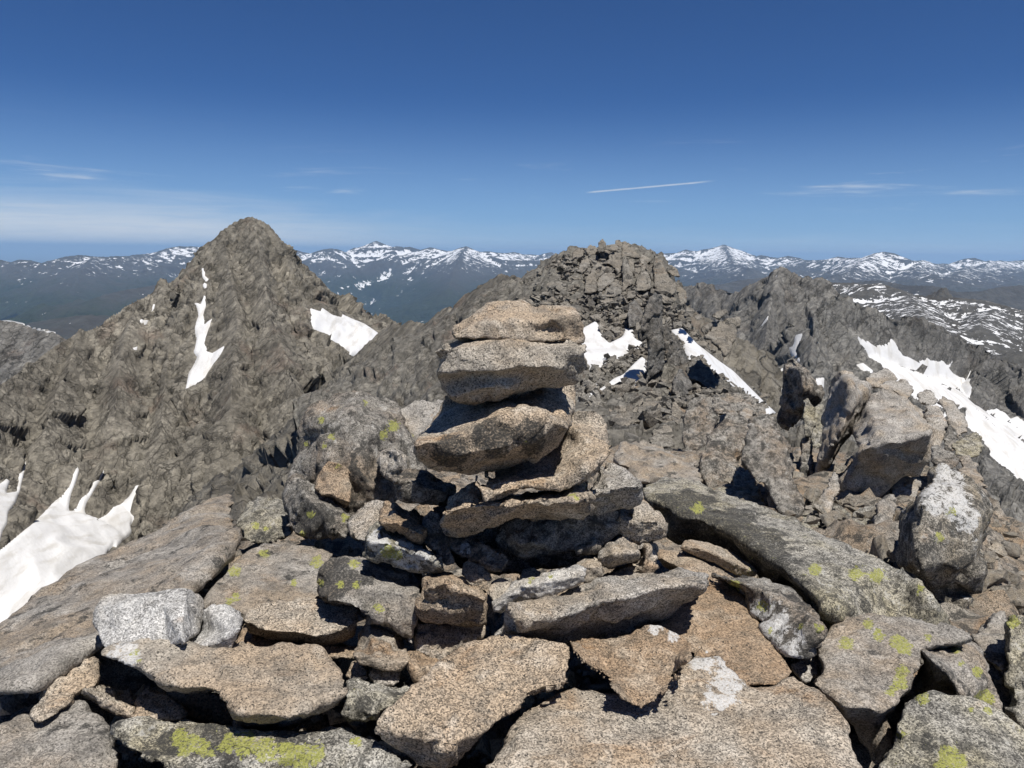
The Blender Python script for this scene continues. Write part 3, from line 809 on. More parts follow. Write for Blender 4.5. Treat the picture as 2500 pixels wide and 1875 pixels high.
def rock(name, label, reg, outline, db, dt, mat, ridge=None, dr=None, extra=None, tx=0.0, th=None, shrink=.80, bulge=.10, rough=1.0, facet=1.0, soft=1,
         vox=None, div=60.0, yellow=None, white=None, dark=None, parent=None, cat='rock', back=None, strata=None, group=None):
    """one stone: its seen side from an outline with depths, its far side behind it, broken and worn all over.
    db / dt: depth of the lower and upper rim, dr: depth of the edge line between its front and its top"""
    O = pts(reg, outline); Rg = pts(reg, ridge) if ridge else []; EX = [pts(reg, e) for e in (extra or [])]
    ox = np.array([p[0] for p in O]); oy = np.array([p[1] for p in O])
    xc, hw = .5 * (ox.min() + ox.max()), .5 * (ox.max() - ox.min()) + 1e-6
    y0, y1 = oy.min(), oy.max()
    if Rg:
        rs = sorted([(p[0], p[1]) for p in Rg]); rx = [p[0] for p in rs]; ry = [p[1] for p in rs]

    def depth_of(p):
        if len(p) > 2: return p[2]
        x, y = p[0], p[1]
        if Rg:
            e = np.interp(x, rx, ry)
            lo, hi, ri = dep(db, x, y), dep(dt, x, y), dep(dr, x, y)
            if y <= e:
                f = min(1.0, (e - y) / max(6.0, .35 * (np.interp(x, rx, ry) - y0) + 1e-6)); return (ri + f * (hi - ri) if not isinstance(dt, H) else hi) + tx * (x - xc) / hw
            f = min(1.0, (y - e) / max(6.0, .35 * (y1 - e) + 1e-6)); return (ri + f * (lo - ri) if not isinstance(db, H) else lo) + tx * (x - xc) / hw
        f = (y1 - y) / max(1e-6, y1 - y0)
        return dep(db, x, y) * (1 - f) + dep(dt, x, y) * f + tx * (x - xc) / hw

    v2, dd, ed = [], [], []
    for p in O: v2.append((p[0], p[1])); dd.append(depth_of(p))
    no = len(O)
    ed += [(i, (i + 1) % no) for i in range(no)]
    for line in ([Rg] if Rg else []) + EX:
        k0 = len(v2)
        for p in line:
            v2.append((p[0], p[1])); dd.append(p[2] if len(p) > 2 else dep(dr, p[0], p[1]) + tx * (p[0] - xc) / hw)
        ed += [(k0 + i, k0 + i + 1) for i in range(len(line) - 1)]
    # loose points on the seen side, pushed out a little
    A = np.array(v2); D = np.array(dd)
    rnd = np.random.RandomState(SEED[0])
    wsize = math.sqrt(max(1.0, .5 * abs(np.dot(ox, np.roll(oy, 1)) - np.dot(oy, np.roll(ox, 1))))) * float(D.mean()) / F
    tries = 0; add = []
    while len(add) < (0 if (Rg or EX) else 7) and tries < 60:
        tries += 1
        x, y = rnd.uniform(ox.min(), ox.max()), rnd.uniform(y0, y1)
        s = signed_px(np.array([x]), np.array([y]), O)[0]
        if s < .18 * min(hw, .5 * (y1 - y0)): continue
        if np.min(np.hypot(A[:, 0] - x, A[:, 1] - y)) < 3: continue
        wgt = 1.0 / (np.hypot(A[:, 0] - x, A[:, 1] - y) ** 2.5 + 1)
        base = (wgt * D).sum() / wgt.sum()
        if not Rg and not EX: base = depth_of((x, y))
        add.append((x, y, base - bulge * wsize * min(1.0, s / (.4 * min(hw, .5 * (y1 - y0)))) * rnd.uniform(.4, 1.0)))
    for x, y, d_ in add: v2.append((x, y)); dd.append(d_)
    vv, ee, ff, ov, oe, of = delaunay_2d_cdt([Vector(p) for p in v2], ed, [list(range(no))], 1, 1e-4)
    W = []
    A = np.array(v2); D = np.array(dd)
    for i, p in enumerate(vv):
        if ov[i]: d_ = dd[ov[i][0]]
        else:
            wgt = 1.0 / (np.hypot(A[:, 0] - p[0], A[:, 1] - p[1]) ** 2 + 1e-3); d_ = (wgt * D).sum() / wgt.sum()
        W.append(at(p[0], p[1], d_))
    W = np.array(W)
    faces = [tuple(f) for f in ff]
    use = {}
    for f in faces:
        for i in range(len(f)):
            e = (f[i], f[(i + 1) % len(f)]); use[e] = 1
    rim = [e for e in use if (e[1], e[0]) not in use]
    rv = sorted({i for e in rim for i in e})
    cen = W[rv].mean(0)
    th = th or .62 * wsize
    vd = cen - CAM; vd = vd / np.linalg.norm(vd)
    bd = np.array(back) if back is not None else vd * th
    bmap = {}
    Vx = list(W)
    for i in rv:
        bmap[i] = len(Vx); Vx.append(cen + (W[i] - cen) * shrink + bd)
    mid = {}
    for i in rv:                                     # a belt half way keeps the sides full
        mid[i] = len(Vx); Vx.append(cen + (W[i] - cen) * (.5 + .5 * shrink) * 1.0 + bd * .5)
    cb = len(Vx); Vx.append(cen + bd * 1.12)
    for a, c in rim:
        faces.append((c, a, mid[a], mid[c])); faces.append((mid[c], mid[a], bmap[a], bmap[c])); faces.append((bmap[c], bmap[a], cb))
    Vx = np.array(Vx)
    ext = (Vx.max(0) - Vx.min(0)); big = float(np.linalg.norm(ext)); size = max(wsize, .45 * big)
    me = remesh(Vx, faces, vox or max(.006, big / div / 1.35))
    V = roughen(me, size, rough, facet, soft, strata)
    spot_attr(me, V, reg, yellow, 'yellow_spot'); spot_attr(me, V, reg, white, 'white_spot'); spot_attr(me, V, reg, dark, 'dark_spot')
    org = Vector((float(.5 * (V[:, 0].min() + V[:, 0].max())), float(.5 * (V[:, 1].min() + V[:, 1].max())), float(V[:, 2].min())))
    me.transform(Matrix.Translation(-org)); me.name = name
    o = obj(name, me, mat)
    o.location = org
    if parent: o.parent = parent
    elif label: tag(o, label, cat, None, group)
    return o


G_TAN = granite('granite_tan', base=(.36, .323, .270), tint=(.36, .283, .203), tint_amt=.55, dark=.18, yellow=.0, rust=.34)
G_GREY = granite('granite_grey', base=(.33, .31, .28), tint=(.34, .28, .21), tint_amt=.35, dark=.25, yellow=.22, rust=.1)
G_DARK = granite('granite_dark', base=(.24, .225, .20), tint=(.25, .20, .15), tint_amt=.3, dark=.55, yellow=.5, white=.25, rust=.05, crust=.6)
G_LICH = granite('granite_lichen', base=(.30, .285, .25), tint=(.30, .27, .19), tint_amt=.4, dark=.42, yellow=.6, white=.35, rust=.05, crust=.55)
G_SLAB = granite('granite_slab', base=(.30, .28, .25), tint=(.29, .235, .175), tint_amt=.5, dark=.42, yellow=.42, rust=.12, contrast=.8, crust=.18)
G_WHITE = granite('granite_white', base=(.47, .46, .44), tint=(.43, .39, .33), tint_amt=.25, dark=.22, yellow=.0, white=.4, rust=.05, contrast=.75)
G_BROWN = granite('granite_brown', base=(.32, .268, .205), tint=(.305, .22, .145), tint_amt=.7, dark=.15, yellow=.05, rust=.45)
G_KCRUST = granite('granite_crusted', base=(.27, .25, .215), tint=(.26, .22, .16), tint_amt=.4, dark=.6, yellow=.45, white=.55, rust=.1, crust=.6)
G_FAR = granite('granite_mid', base=(.27, .25, .215), tint=(.27, .23, .175), tint_amt=.5, dark=.42, yellow=.45, rust=.1, grain=.6, contrast=.75)
G_KNOLL = granite('granite_knoll', base=(.205, .192, .168), tint=(.21, .186, .152), tint_amt=.5, dark=.42, yellow=.2, rust=.12, grain=.9, contrast=.6, scale=.16)
G_FIN = granite('granite_fin', base=(.135, .130, .122), tint=(.15, .135, .115), tint_amt=.4, dark=.45, yellow=.2, white=.3, rust=.12, grain=.9, contrast=.7, scale=.2, crust=.35)
S = 'cairn stones'

# --- the cairn, from its top down
rock('cairn_stone', 'tan peaked stone lying on top of the cairn', 'Z8', "560,372 590,330 640,270 700,230 820,165 960,150 1040,128 1080,165 1125,205 1200,195 1340,185 1410,205 1430,270 1455,320 1462,440 1300,432 1200,420 1000,424 900,414 800,402 700,404 600,412 565,396",
     2.84, 3.12, G_TAN, ridge="590,372 700,330 850,300 1000,285 1150,290 1300,260 1420,250", dr=2.86, tx=.04, th=.42, facet=.6, group=S, extra=["1090,350,2.87 1180,345,2.92 1300,372,2.9"])
rock('cairn_stone', 'broad blocky stone second from the top of the cairn', 'Z8', "432,480 470,465 540,445 640,415 760,404 900,412 1000,420 1200,428 1400,438 1490,465 1474,500 1478,560 1488,600 1470,640 1400,685 1250,720 1100,745 1000,785 900,820 800,835 700,850 620,845 540,805 500,762 480,700 455,655 450,600 460,550 440,510",
     2.86, 3.02, G_TAN, ridge="452,482 600,450 800,432 1000,436 1200,440 1360,446", dr=2.77, th=.5, facet=.6, group=S,
     extra=["470,640,2.72 640,632,2.70 880,628,2.70 1000,600,2.72 1200,612,2.73 1330,600,2.76", "480,668,2.80 640,660,2.79 880,665,2.79 1100,650,2.80 1300,640,2.82", "560,800,2.78 780,745,2.74 950,735,2.76 1000,765,2.80", "1375,460,2.80 1350,560,2.80 1340,650,2.84"], tx=.05, strata=(0, .2, 1))
rock('cairn_stone', 'rounded stone with tan top and dark lichen front third in the cairn', 'Z8', "296,1112 340,1040 400,960 470,890 476,830 500,780 700,780 1000,740 1200,705 1400,690 1398,800 1382,920 1342,1020 1302,1080 1240,1150 1150,1210 1000,1262 800,1304 680,1328 560,1322 470,1302 400,1290 388,1250 330,1230 305,1160",
     2.80, 3.26, G_TAN, ridge="310,1118 450,1098 560,1075 640,1040 760,1000 840,985 920,925 1020,905 1120,900 1210,940 1290,965 1340,1000", dr=2.66, tx=.06, th=.55, group=S, bulge=.03, facet=.45,
     extra=["350,1220,2.68 600,1210,2.62 900,1150,2.62 1150,1080,2.68"], dark=[(560, 1170, 150), (850, 1080, 150), (1080, 1080, 120)], yellow=[(1075, 1118, 42), (410, 1150, 20)])
rock('cairn_stone', 'tan slab tilted up under the dark fronted stone of the cairn', 'Z8', "680,1332 800,1300 1000,1250 1200,1170 1300,1080 1350,960 1400,890 1470,880 1560,890 1590,940 1602,1000 1632,1080 1642,1160 1602,1240 1540,1312 1480,1360 1380,1420 1300,1450 1200,1430 1080,1420 950,1440 900,1465 790,1520 745,1450 700,1390",
     2.70, 3.22, G_TAN, ridge="700,1345 760,1440 880,1425 1000,1390 1100,1370 1200,1365 1300,1330 1420,1260 1560,1200 1620,1150", dr=2.72, tx=.10, th=.36, facet=.55, group=S)
rock('cairn_stone', 'big shaded stone with a yellow lichen knob in mid cairn', 'Y6', "664,300 690,240 720,200 810,130 890,80 1000,170 1150,190 1330,190 1480,160 1600,80 1680,40 1742,46 1756,100 1780,180 1770,245 1700,310 1570,336 1450,322 1350,320 1200,337 1000,406 900,432 720,446 672,390",
     2.82, 2.86, G_TAN, ridge="680,300 850,260 1000,240 1150,235 1330,215 1480,230 1600,215 1760,200", dr=2.66, tx=.02, th=.6, group=S, yellow=[(1700, 100, 55), (1620, 180, 60)], bulge=.04)
rock('cairn_stone', 'grey block jutting out on the right of mid cairn', 'Z8', "1500,1400 1520,1340 1560,1270 1620,1248 1680,1272 1750,1290 1800,1340 1832,1390 1836,1460 1820,1512 1750,1542 1650,1556 1540,1594 1490,1620 1480,1500",
     3.02, 3.24, G_GREY, ridge="1500,1460 1640,1428 1740,1398 1828,1392", dr=2.86, th=.5, group=S)
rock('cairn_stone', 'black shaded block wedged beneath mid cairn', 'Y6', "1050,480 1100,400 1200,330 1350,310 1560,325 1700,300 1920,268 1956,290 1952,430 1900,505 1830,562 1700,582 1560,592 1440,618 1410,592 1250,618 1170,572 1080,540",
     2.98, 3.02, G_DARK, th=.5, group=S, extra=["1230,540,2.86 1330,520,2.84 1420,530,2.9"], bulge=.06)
rock('cairn_stone', 'tan block under the grey block on the right of the cairn', 'Y8', "330,452 400,420 510,376 560,398 622,470 702,600 712,660 600,695 480,722 400,690 350,640",
     3.02, 3.34, G_TAN, ridge="340,500 440,548 540,538 640,540 700,600", dr=2.98, th=.5, group=S)
rock('cairn_stone', 'rounded grey stone with dark lichen on the left of the cairn', 'Z7', "812,852 880,820 950,790 1000,794 1080,808 1140,850 1220,872 1300,900 1310,1050 1100,1045 1060,1046 900,1012 870,990 848,920",
     2.98, 3.22, G_DARK, th=.5, group=S, tx=.05, ridge="820,856 900,870 980,860 1060,900 1200,930", dr=2.96)
rock('cairn_stone', 'flat rust brown slab on the left of the cairn', 'Z7', "708,1182 730,1110 760,1034 830,1040 900,1080 1000,1120 1075,1140 1064,1230 1034,1342 960,1312 870,1262 800,1232",
     2.84, 3.16, G_BROWN, ridge="712,1178 830,1182 900,1220 1050,1278", dr=2.80, th=.34, group=S)
rock('cairn_stone', 'pale block with yellow lichen below the brown slab', 'Z7', "608,1322 630,1270 700,1180 760,1210 850,1255 1040,1336 1172,1460 1212,1560 1120,1572 1020,1562 940,1562 850,1522 760,1482 608,1452",
     2.78, 3.0, G_LICH, ridge="612,1325 760,1345 900,1385 1040,1430 1180,1520", dr=2.74, th=.45, group=S, yellow=[(780, 1410, 60), (850, 1440, 50)], white=[(700, 1340, 120), (960, 1430, 160)])
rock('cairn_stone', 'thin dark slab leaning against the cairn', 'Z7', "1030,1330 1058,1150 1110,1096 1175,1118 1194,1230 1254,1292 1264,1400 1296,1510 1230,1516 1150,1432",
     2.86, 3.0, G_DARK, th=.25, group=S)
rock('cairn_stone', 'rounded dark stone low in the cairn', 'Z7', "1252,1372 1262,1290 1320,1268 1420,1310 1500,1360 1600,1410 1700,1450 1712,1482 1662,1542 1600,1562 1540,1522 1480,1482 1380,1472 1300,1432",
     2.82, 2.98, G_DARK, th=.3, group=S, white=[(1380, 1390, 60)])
rock('cairn_stone', 'small brown pointed stone in the dark gap of the cairn', 'Y6', "812,732 830,680 880,634 920,668 980,680 1032,750 1042,792 870,797",
     2.80, 2.90, G_TAN, th=.16, group=S)
rock('cairn_stone', 'little egg shaped stone beside the white stone', 'Y6', "1008,842 1040,790 1090,766 1140,774 1192,820 1150,872 1110,940 1040,940 1014,890",
     2.72, 2.84, G_TAN, th=.15, group=S, facet=.4)
rock('cairn_stone', 'long white speckled stone at the foot of the cairn', 'Y6', "1030,982 1060,940 1130,880 1200,810 1260,770 1400,740 1550,700 1650,674 1700,690 1722,740 1702,800 1600,842 1500,882 1350,922 1200,942 1130,992 1080,1022 1040,1012",
     2.66, 2.80, G_WHITE, ridge="1050,975 1150,905 1250,840 1400,805 1550,775 1700,745", dr=2.64, th=.2, group=S, yellow=[(1320, 775, 40), (1460, 760, 35), (1310, 800, 25)])
rock('cairn_stone', 'small stone behind the end of the white stone', 'Y6', "1634,672 1700,640 1790,628 1824,660 1826,740 1840,760 1770,790 1690,812 1715,740",
     2.80, 2.92, G_TAN, th=.16, group=S, ridge="1650,690 1740,690 1815,680", dr=2.80)
rock('cairn_stone', 'tan stub half hidden behind the white stone', 'Y6', "1238,776 1258,708 1320,698 1392,734 1380,790 1260,800", 2.86, 2.96, G_TAN, th=.16, group=S)
rock('cairn_stone', 'dark wedge stone at the lower right of the cairn', 'Y6', "1798,642 1830,570 1880,490 1950,438 2012,450 2062,500 2088,560 2092,622 2000,662 1880,697 1820,672",
     2.90, 3.08, G_GREY, ridge="1810,625 1900,600 2000,590 2085,580", dr=2.84, th=.35, group=S)
rock('cairn_stone', 'light wedge slab under the dark wedge stone', 'Y8', "190,985 230,968 330,930 480,850 540,760 600,704 642,720 645,800 640,900 610,945 560,942 430,962 300,990",
     2.92, 3.12, G_TAN, ridge="300,960 450,930 540,900 562,840 560,740", dr=2.92, th=.3, group=S)
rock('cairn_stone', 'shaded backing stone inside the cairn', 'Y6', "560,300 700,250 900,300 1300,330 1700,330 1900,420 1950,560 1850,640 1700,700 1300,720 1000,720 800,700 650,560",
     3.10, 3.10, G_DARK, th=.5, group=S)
# --- rocks that carry the cairn
rock('slab', 'long pale slab with a deep shaded front below the cairn', 'Y2', "300,655 390,550 438,412 470,384 600,364 740,350 900,300 1040,235 1200,195 1400,165 1600,150 1800,140 1950,150 2014,180 1984,262 1900,322 1790,412 1700,512 1640,562 1500,570 1400,605 1200,645 900,695 750,675 600,645 450,640",
     2.74, H(.20), G_GREY, ridge="450,420 500,560 700,520 880,490 1000,440 1100,400 1200,352 1300,350 1450,310 1600,262 1750,252 1900,247 1992,252", dr=2.47, th=.5, tx=.12, bulge=.03, facet=.6)
rock('block', 'upright block with a rust brown front left of the long slab', 'Y6', "493,1002 530,870 568,738 640,738 720,728 800,768 830,798 900,838 1004,884 994,1000 978,1112 820,1104 700,1094 560,1084",
     2.62, 2.86, G_BROWN, ridge="545,850 700,806 800,862 870,878 1000,936", dr=2.56, th=.5, bulge=.04)
rock('rock', 'shaded rock under the rust brown block', 'Y6', "470,1300 495,1080 700,1085 985,1095 980,1195 900,1232 800,1272 720,1360 650,1400 560,1330",
     2.60, 2.72, G_GREY, th=.5)
rock('boulder', 'tan boulder crusted with black lichen left of the rust brown block', 'Y1', "866,200 900,108 980,48 1040,8 1240,38 1400,88 1650,150 1722,152 1692,250 1645,400 1642,560 1622,720 1590,740 1520,650 1450,560 1380,530 1250,510 1180,450 1050,402 940,382 898,350 886,290",
     2.62, 3.02, G_SLAB, ridge="900,330 1000,260 1150,240 1300,250 1500,280 1660,300", dr=2.72, th=.6, dark=[(1000, 150, 130), (960, 270, 120), (1130, 200, 90), (1250, 180, 60)], yellow=[(1150, 85, 45), (1050, 245, 40), (1165, 250, 40), (890, 230, 40), (1340, 430, 50)])
# --- front row
rock('slab', 'wide pale grey slab carrying two white stones', 'S', "233,1602 238,1588 280,1570 330,1560 420,1560 500,1580 557,1582 595,1574 671,1576 702,1570 740,1574 772,1577 804,1592 832,1618 852,1643 852,1666 846,1692 830,1722 785,1738 753,1757 722,1773 677,1785 627,1789 576,1793 571,1740 569,1712 538,1699 506,1683 443,1687 408,1680 367,1662 339,1636 304,1620 262,1603",
     2.36, H(.16), G_TAN, ridge="240,1600 310,1612 370,1650 440,1676 520,1680 575,1738 650,1748 710,1752 770,1728 838,1690", dr=H(.16), th=.32, bulge=.03, facet=.5, white=[(300, 1580, 70)], yellow=[(330, 1590, 16), (338, 1612, 14), (322, 1598, 12)])
rock('white_stone', 'white angular block with a sharp edge on the wide slab', 'X6', "722,282 770,190 830,160 1000,154 1160,150 1390,114 1472,124,2.68 1562,200,2.74 1582,300,2.68 1552,450,2.56 1482,502,2.46 1420,542,2.30 1300,560 1150,592 1080,622 830,600 770,520 745,430 718,380",
     2.34, 2.64, G_WHITE, extra=["1440,135,2.60 1428,250,2.47 1412,500,2.30", "800,250,2.52 1000,240,2.51 1250,230,2.50"], th=.3, facet=.3, bulge=.0, rough=.8, soft=0, div=90)
rock('white_stone', 'smaller white stone leaning on the white angular block', 'X6', "1400,590 1430,530 1550,450 1584,280 1640,240 1740,240 1862,300 1874,370 1852,432 1784,572 1700,602 1560,640",
     2.38, 2.58, G_WHITE, ridge="1500,590 1620,545 1780,462 1838,420", dr=2.36, th=.28, facet=.5)
rock('flat_stone', 'flat tan slab with a curved front edge beside the white stones', 'Y1', "288,490 330,430 450,400 620,380 800,370 890,364 1000,394 1184,408 1194,440 1178,530 1164,640 1060,692 960,722 830,724 780,702 600,692 480,652 340,602",
     2.78, H(.06), G_TAN, ridge="305,520 480,600 700,612 850,642 1000,604 1110,572 1180,482", dr=H(.06), th=.3, facet=.5, bulge=.02)
rock('flat_stone', 'orange brown rock under the flat tan slab', 'Y1', "150,770 220,700 300,600 480,650 700,700 900,730 1100,700 1200,720 1150,820 1000,800 860,770 500,790", H(-.06), H(-.06), G_BROWN, th=.3)
rock('stone', 'wedge shaped tan stone on its own in the front row', 'Y1', "1136,792 1180,700 1190,590 1250,530 1400,504 1462,530 1502,600 1534,700 1584,820 1562,862 1502,914 1400,904 1280,874 1200,864",
     2.40, 2.74, G_TAN, ridge="1145,792 1230,788 1330,828 1410,840 1500,886 1578,828", dr=2.40, th=.28, facet=.6)
rock('stone', 'small stone propping up the wedge shaped tan stone', 'Y1', "1252,942 1290,905 1400,895 1512,918 1502,992 1462,1024 1300,1002", 2.40, 2.46, G_GREY, th=.2)
rock('stone', 'thin stone left of the small prop stone', 'Y1', "1100,965 1120,880 1150,830 1260,890 1258,965 1230,980", 2.46, 2.54, G_TAN, th=.2)
rock('stone', 'orange topped stone right of the wedge shaped tan stone', 'Y1', "1560,782 1640,764 1760,800 1814,852 1760,930 1680,985 1630,1005 1570,900",
     2.38, 2.62, G_BROWN, ridge="1572,832 1690,882 1800,868", dr=2.40, th=.26)
rock('rock', 'grey lichen rock between the two big front slabs', 'Y1', "1050,1250 1090,1130 1108,970 1300,1000 1480,1028 1620,1005 1560,1090 1440,1170 1360,1210 1320,1275 1222,1324 1120,1314",
     2.20, 2.44, G_LICH, ridge="1105,1020 1250,1040 1480,1080", dr=2.30, th=.35, dark=[(1220, 1180, 90)])
rock('slab', 'large tan granite slab tilting to the left in front of the cairn', 'S', "906,1788 910,1755 943,1723 984,1692 1019,1666 1054,1638 1079,1613 1101,1590 1133,1571 1170,1564 1201,1553 1239,1551 1277,1553 1306,1562 1337,1568 1391,1575 1398,1597 1388,1640 1393,1676 1378,1682 1328,1686 1302,1692 1277,1717 1242,1742 1195,1777 1163,1806 1135,1838 1112,1880 1080,1890 1019,1872 1006,1850 975,1831 943,1815",
     1.98, H(.17), G_TAN, ridge="912,1770 1000,1800 1090,1820 1150,1790 1230,1725 1300,1680 1390,1665", dr=H(.13), th=.42, facet=.45, bulge=.03)
rock('stone', 'rust topped wedge stone pointing down in the front row', 'Y2', "918,680 1040,670 1200,664 1350,640 1440,600 1500,553 1600,560 1700,600 1822,670 1876,712 1854,850 1794,952 1692,1054 1560,1154 1472,1194 1420,1199 1320,1124 1220,1024 1140,934 1000,844 938,762",
     2.10, 2.52, G_BROWN, ridge="935,705 1060,800 1180,900 1330,870 1500,860 1700,800 1850,730", dr=2.34, extra=["1180,950,2.26 1320,1000,2.20 1420,1150,2.12", "1420,1150,2.12 1600,1000,2.22 1750,900,2.3"], th=.32, facet=.5, bulge=.02, white=[(1590, 600, 90), (1720, 640, 80)])
rock('slab', 'huge granite slab with a white quartz patch at the bottom of the picture', 'S', "1165,1870 1195,1831 1233,1790 1268,1752 1296,1733 1340,1708 1394,1679 1450,1690 1560,1690 1640,1660 1690,1600 1705,1572 1733,1586 1777,1622 1830,1664 1857,1672 1895,1664 1936,1645 1968,1664 2006,1690 2044,1715 2063,1745 2085,1787 2104,1825 2134,1880 2200,2020 1080,2020 1130,1920",
     H(.06), H(.06), G_TAN, th=.4, facet=.35, bulge=.03, white=[(1735, 1610, 70), (1775, 1665, 75), (1750, 1710, 55), (1705, 1590, 40)], yellow=[(1355, 1710, 9), (1220, 1830, 10)])
rock('slab', 'big brown triangular slab right of the long pale slab', 'S', "1596,1334 1628,1342 1663,1345 1690,1352 1748,1386 1811,1411 1823,1448 1842,1499 1877,1559 1915,1600 1937,1642 1895,1672 1857,1678 1800,1680 1740,1640 1690,1600 1620,1560 1590,1530 1640,1470 1690,1420 1640,1380 1600,1360",
     H(.04), H(.06), G_BROWN, th=.5, facet=.35, bulge=.03)
rock('boulder', 'speckled grey boulder wedged between the brown slab and the big lichen slab', 'Y8', "1056,948 1180,974 1300,984 1450,1008 1692,1046 1755,1110 1884,1260 1955,1370 1905,1450 1894,1560 1884,1600 1740,1610 1650,1600 1500,1445 1385,1255 1290,1100 1180,1030",
     H(.05), H(.12), G_DARK, th=.5, ridge="1180,990 1400,1060 1600,1150 1780,1250 1900,1380", dr=H(.16), white=[(1500, 1300, 200), (1600, 1500, 200)], yellow=[(1240, 1050, 60), (1460, 1200, 60), (1760, 1350, 30), (1880, 1370, 50), (1520, 1385, 25)])
rock('slab', 'huge sloping slab covered with black and yellow lichen right of the cairn', 'S', "1563,1195 1577,1179 1620,1168 1669,1172 1700,1181 1748,1203 1790,1216 1868,1238 1906,1257 1938,1264 2001,1298 2034,1317 2100,1334 2145,1352 2174,1366 2220,1390 2275,1445 2323,1502 2378,1556 2300,1560 2190,1560 2060,1570 2015,1545 1990,1500 1955,1452 1935,1434 1875,1418 1843,1392 1821,1377 1774,1346 1700,1322 1663,1330 1640,1325 1625,1306 1596,1249 1571,1217",
     H(-.10), H(.10), G_LICH, ridge="1590,1222 1660,1252 1720,1268 1770,1290 1830,1330 1890,1370 1950,1425 2010,1480", dr=H(.12), th=.6, facet=.45, bulge=.03, dark=[(1680, 1290, 90), (1780, 1330, 90), (1860, 1380, 80)], yellow=[(1705, 1240, 18), (2090, 1400, 20), (2140, 1405, 20), (1990, 1390, 18), (2245, 1440, 12)])
rock('slab', 'grey slab with bright yellow lichen rosettes on the right', 'Y3', "636,650 700,585 840,475 1000,465 1200,485 1600,555 1830,655 1700,690 1500,722 1408,722 1430,850 1362,962 1342,1062 1252,1132 1232,1222 1110,1282 1160,1380 1205,1485 1062,1660 1000,1510 900,1360 800,1210 650,1066 535,1004 620,942 662,880 628,800",
     2.38, H(.04), G_SLAB, ridge="580,985 680,1040 800,1160 950,1190 1090,1220 1210,1180 1310,1040", dr=H(.03), th=.5, facet=.35, bulge=.02, yellow=[(1090, 630, 62), (1215, 680, 62), (1280, 715, 72), (1320, 745, 50), (840, 705, 75), (1270, 915, 70), (1255, 1010, 80), (1190, 1065, 55), (1010, 550, 50), (1475, 650, 40)])
rock('boulder', 'lichen spotted boulder in the bottom right corner', 'Y3', "1040,1700 1100,1602 1212,1482 1232,1352 1282,1202 1372,1092 1500,1064 1640,1110 1742,1130 1850,1130 2000,1190 2100,1290 2230,1390 2400,1560 2450,1900 2000,2150 1300,2100",
     H(-.10), H(.02), G_LICH, th=.5, facet=.5, yellow=[(1640, 1600, 120), (1720, 1640, 60), (1430, 1125, 60), (1260, 1400, 40), (1940, 1215, 35), (1810, 1200, 30)])
rock('boulder', 'grey boulder with a dark hollow side above the corner boulder', 'Y3', "1408,722 1500,714 1640,680 1762,668 1834,700 1884,770 1924,860 1964,980 2004,1100 2054,1245 1980,1215 1850,1160 1740,1140 1700,1085 1600,1068 1450,1065 1336,1066 1400,905 1440,835",
     2.60, 2.90, G_SLAB, extra=["1415,735,2.56 1510,830,2.48 1610,920,2.44 1740,1110,2.38"], th=.4, tx=-.1, bulge=.0, facet=.5, yellow=[(1690, 745, 45), (1850, 920, 50), (1910, 1130, 90), (1730, 850, 25)])
rock('rock', 'tall rock at the right edge beyond the dark crack', 'Y3', "2058,505 2100,485 2142,480 2230,530 2500,700 2500,1400 2230,1380 2150,1310 2118,1110 2088,800", 2.55, 3.0, G_LICH, th=.5, yellow=[(2130, 530, 60)])
rock('rock', 'fan shaped pale rock below the crusted boulder', 'Y3', "1815,645 1900,560 2000,470 2062,446 2084,600 2084,740 2064,870 2054,934 2000,880 1930,826 1860,724", 2.95, 3.4, G_SLAB, th=.35)
rock('stone', 'small grey stone stuck in the crack beside the rosette slab', 'Y3', "412,872 500,822 560,800 620,805 625,880 615,940 560,985 530,1004 450,930", 2.52, 2.66, G_GREY, th=.18)
rock('stone', 'long tan stone resting in the groove of the lichen slab', 'Y8', "826,748 850,700 900,690 1040,712 1180,762 1300,832 1400,902 1424,950 1400,976 1310,970 1200,932 1100,872 960,822 870,782",
     3.42, 3.62, G_TAN, ridge="850,735 960,750 1100,800 1250,870 1400,930", dr=3.40, th=.2, facet=.5, yellow=[(1370, 935, 45)])
# --- left
rock('slab', 'great tilted slab falling away to the snow on the left', 'X5', "-500,1700 -200,1500 0,1332 60,1270 200,1150 400,1030 550,930 720,850 800,820 1000,680 1250,590 1400,490 1560,420 1640,350 1720,332 1842,298 1834,380 1812,480 1832,530 1862,600 1874,690 1800,840 1690,1005 1600,1060 1522,1116 1500,1200 1300,1400 1000,1520 740,1540 520,1660 430,1735 350,1860 270,1872 0,1880 -500,1900",
     H(0.02, .0), H(-.02, .04, -.03), G_SLAB, ridge="1850,590 1750,690 1690,700 1560,860 1430,1010 1385,1064 1300,1200 1100,1400 800,1480 500,1640 300,1800 0,1860", dr=H(.07), th=.5, facet=.35, bulge=.0, div=60)
rock('rock', 'tan rock under the left end of the wide slab', 'X6', "225,1095 300,1010 350,920 420,800 560,680 740,630 760,760 750,870 640,892 560,930 540,1005 440,1090 300,1150", H(.0), H(.02), G_TAN, th=.3)
rock('boulder', 'brown lichen boulder in the bottom left corner', 'X6', "-300,1250 0,1182 100,1130 180,1098 300,1140 440,1082 560,980 640,978 702,1080 804,1110 812,1160 842,1192 862,1232 884,1302 924,1372 908,1510 900,1700 500,1900 -300,1800", H(-.06), H(-.02), G_SLAB, th=.4, facet=.6)
rock('stone', 'tan stone in the shadow below the wide slab', 'X6', "636,892 740,868 860,888 980,918 1064,968 1044,1050 1024,1124 900,1092 800,1042 740,982", 2.28, 2.44, G_TAN, ridge="660,900 800,960 900,1010 1030,1060", dr=2.28, th=.25)
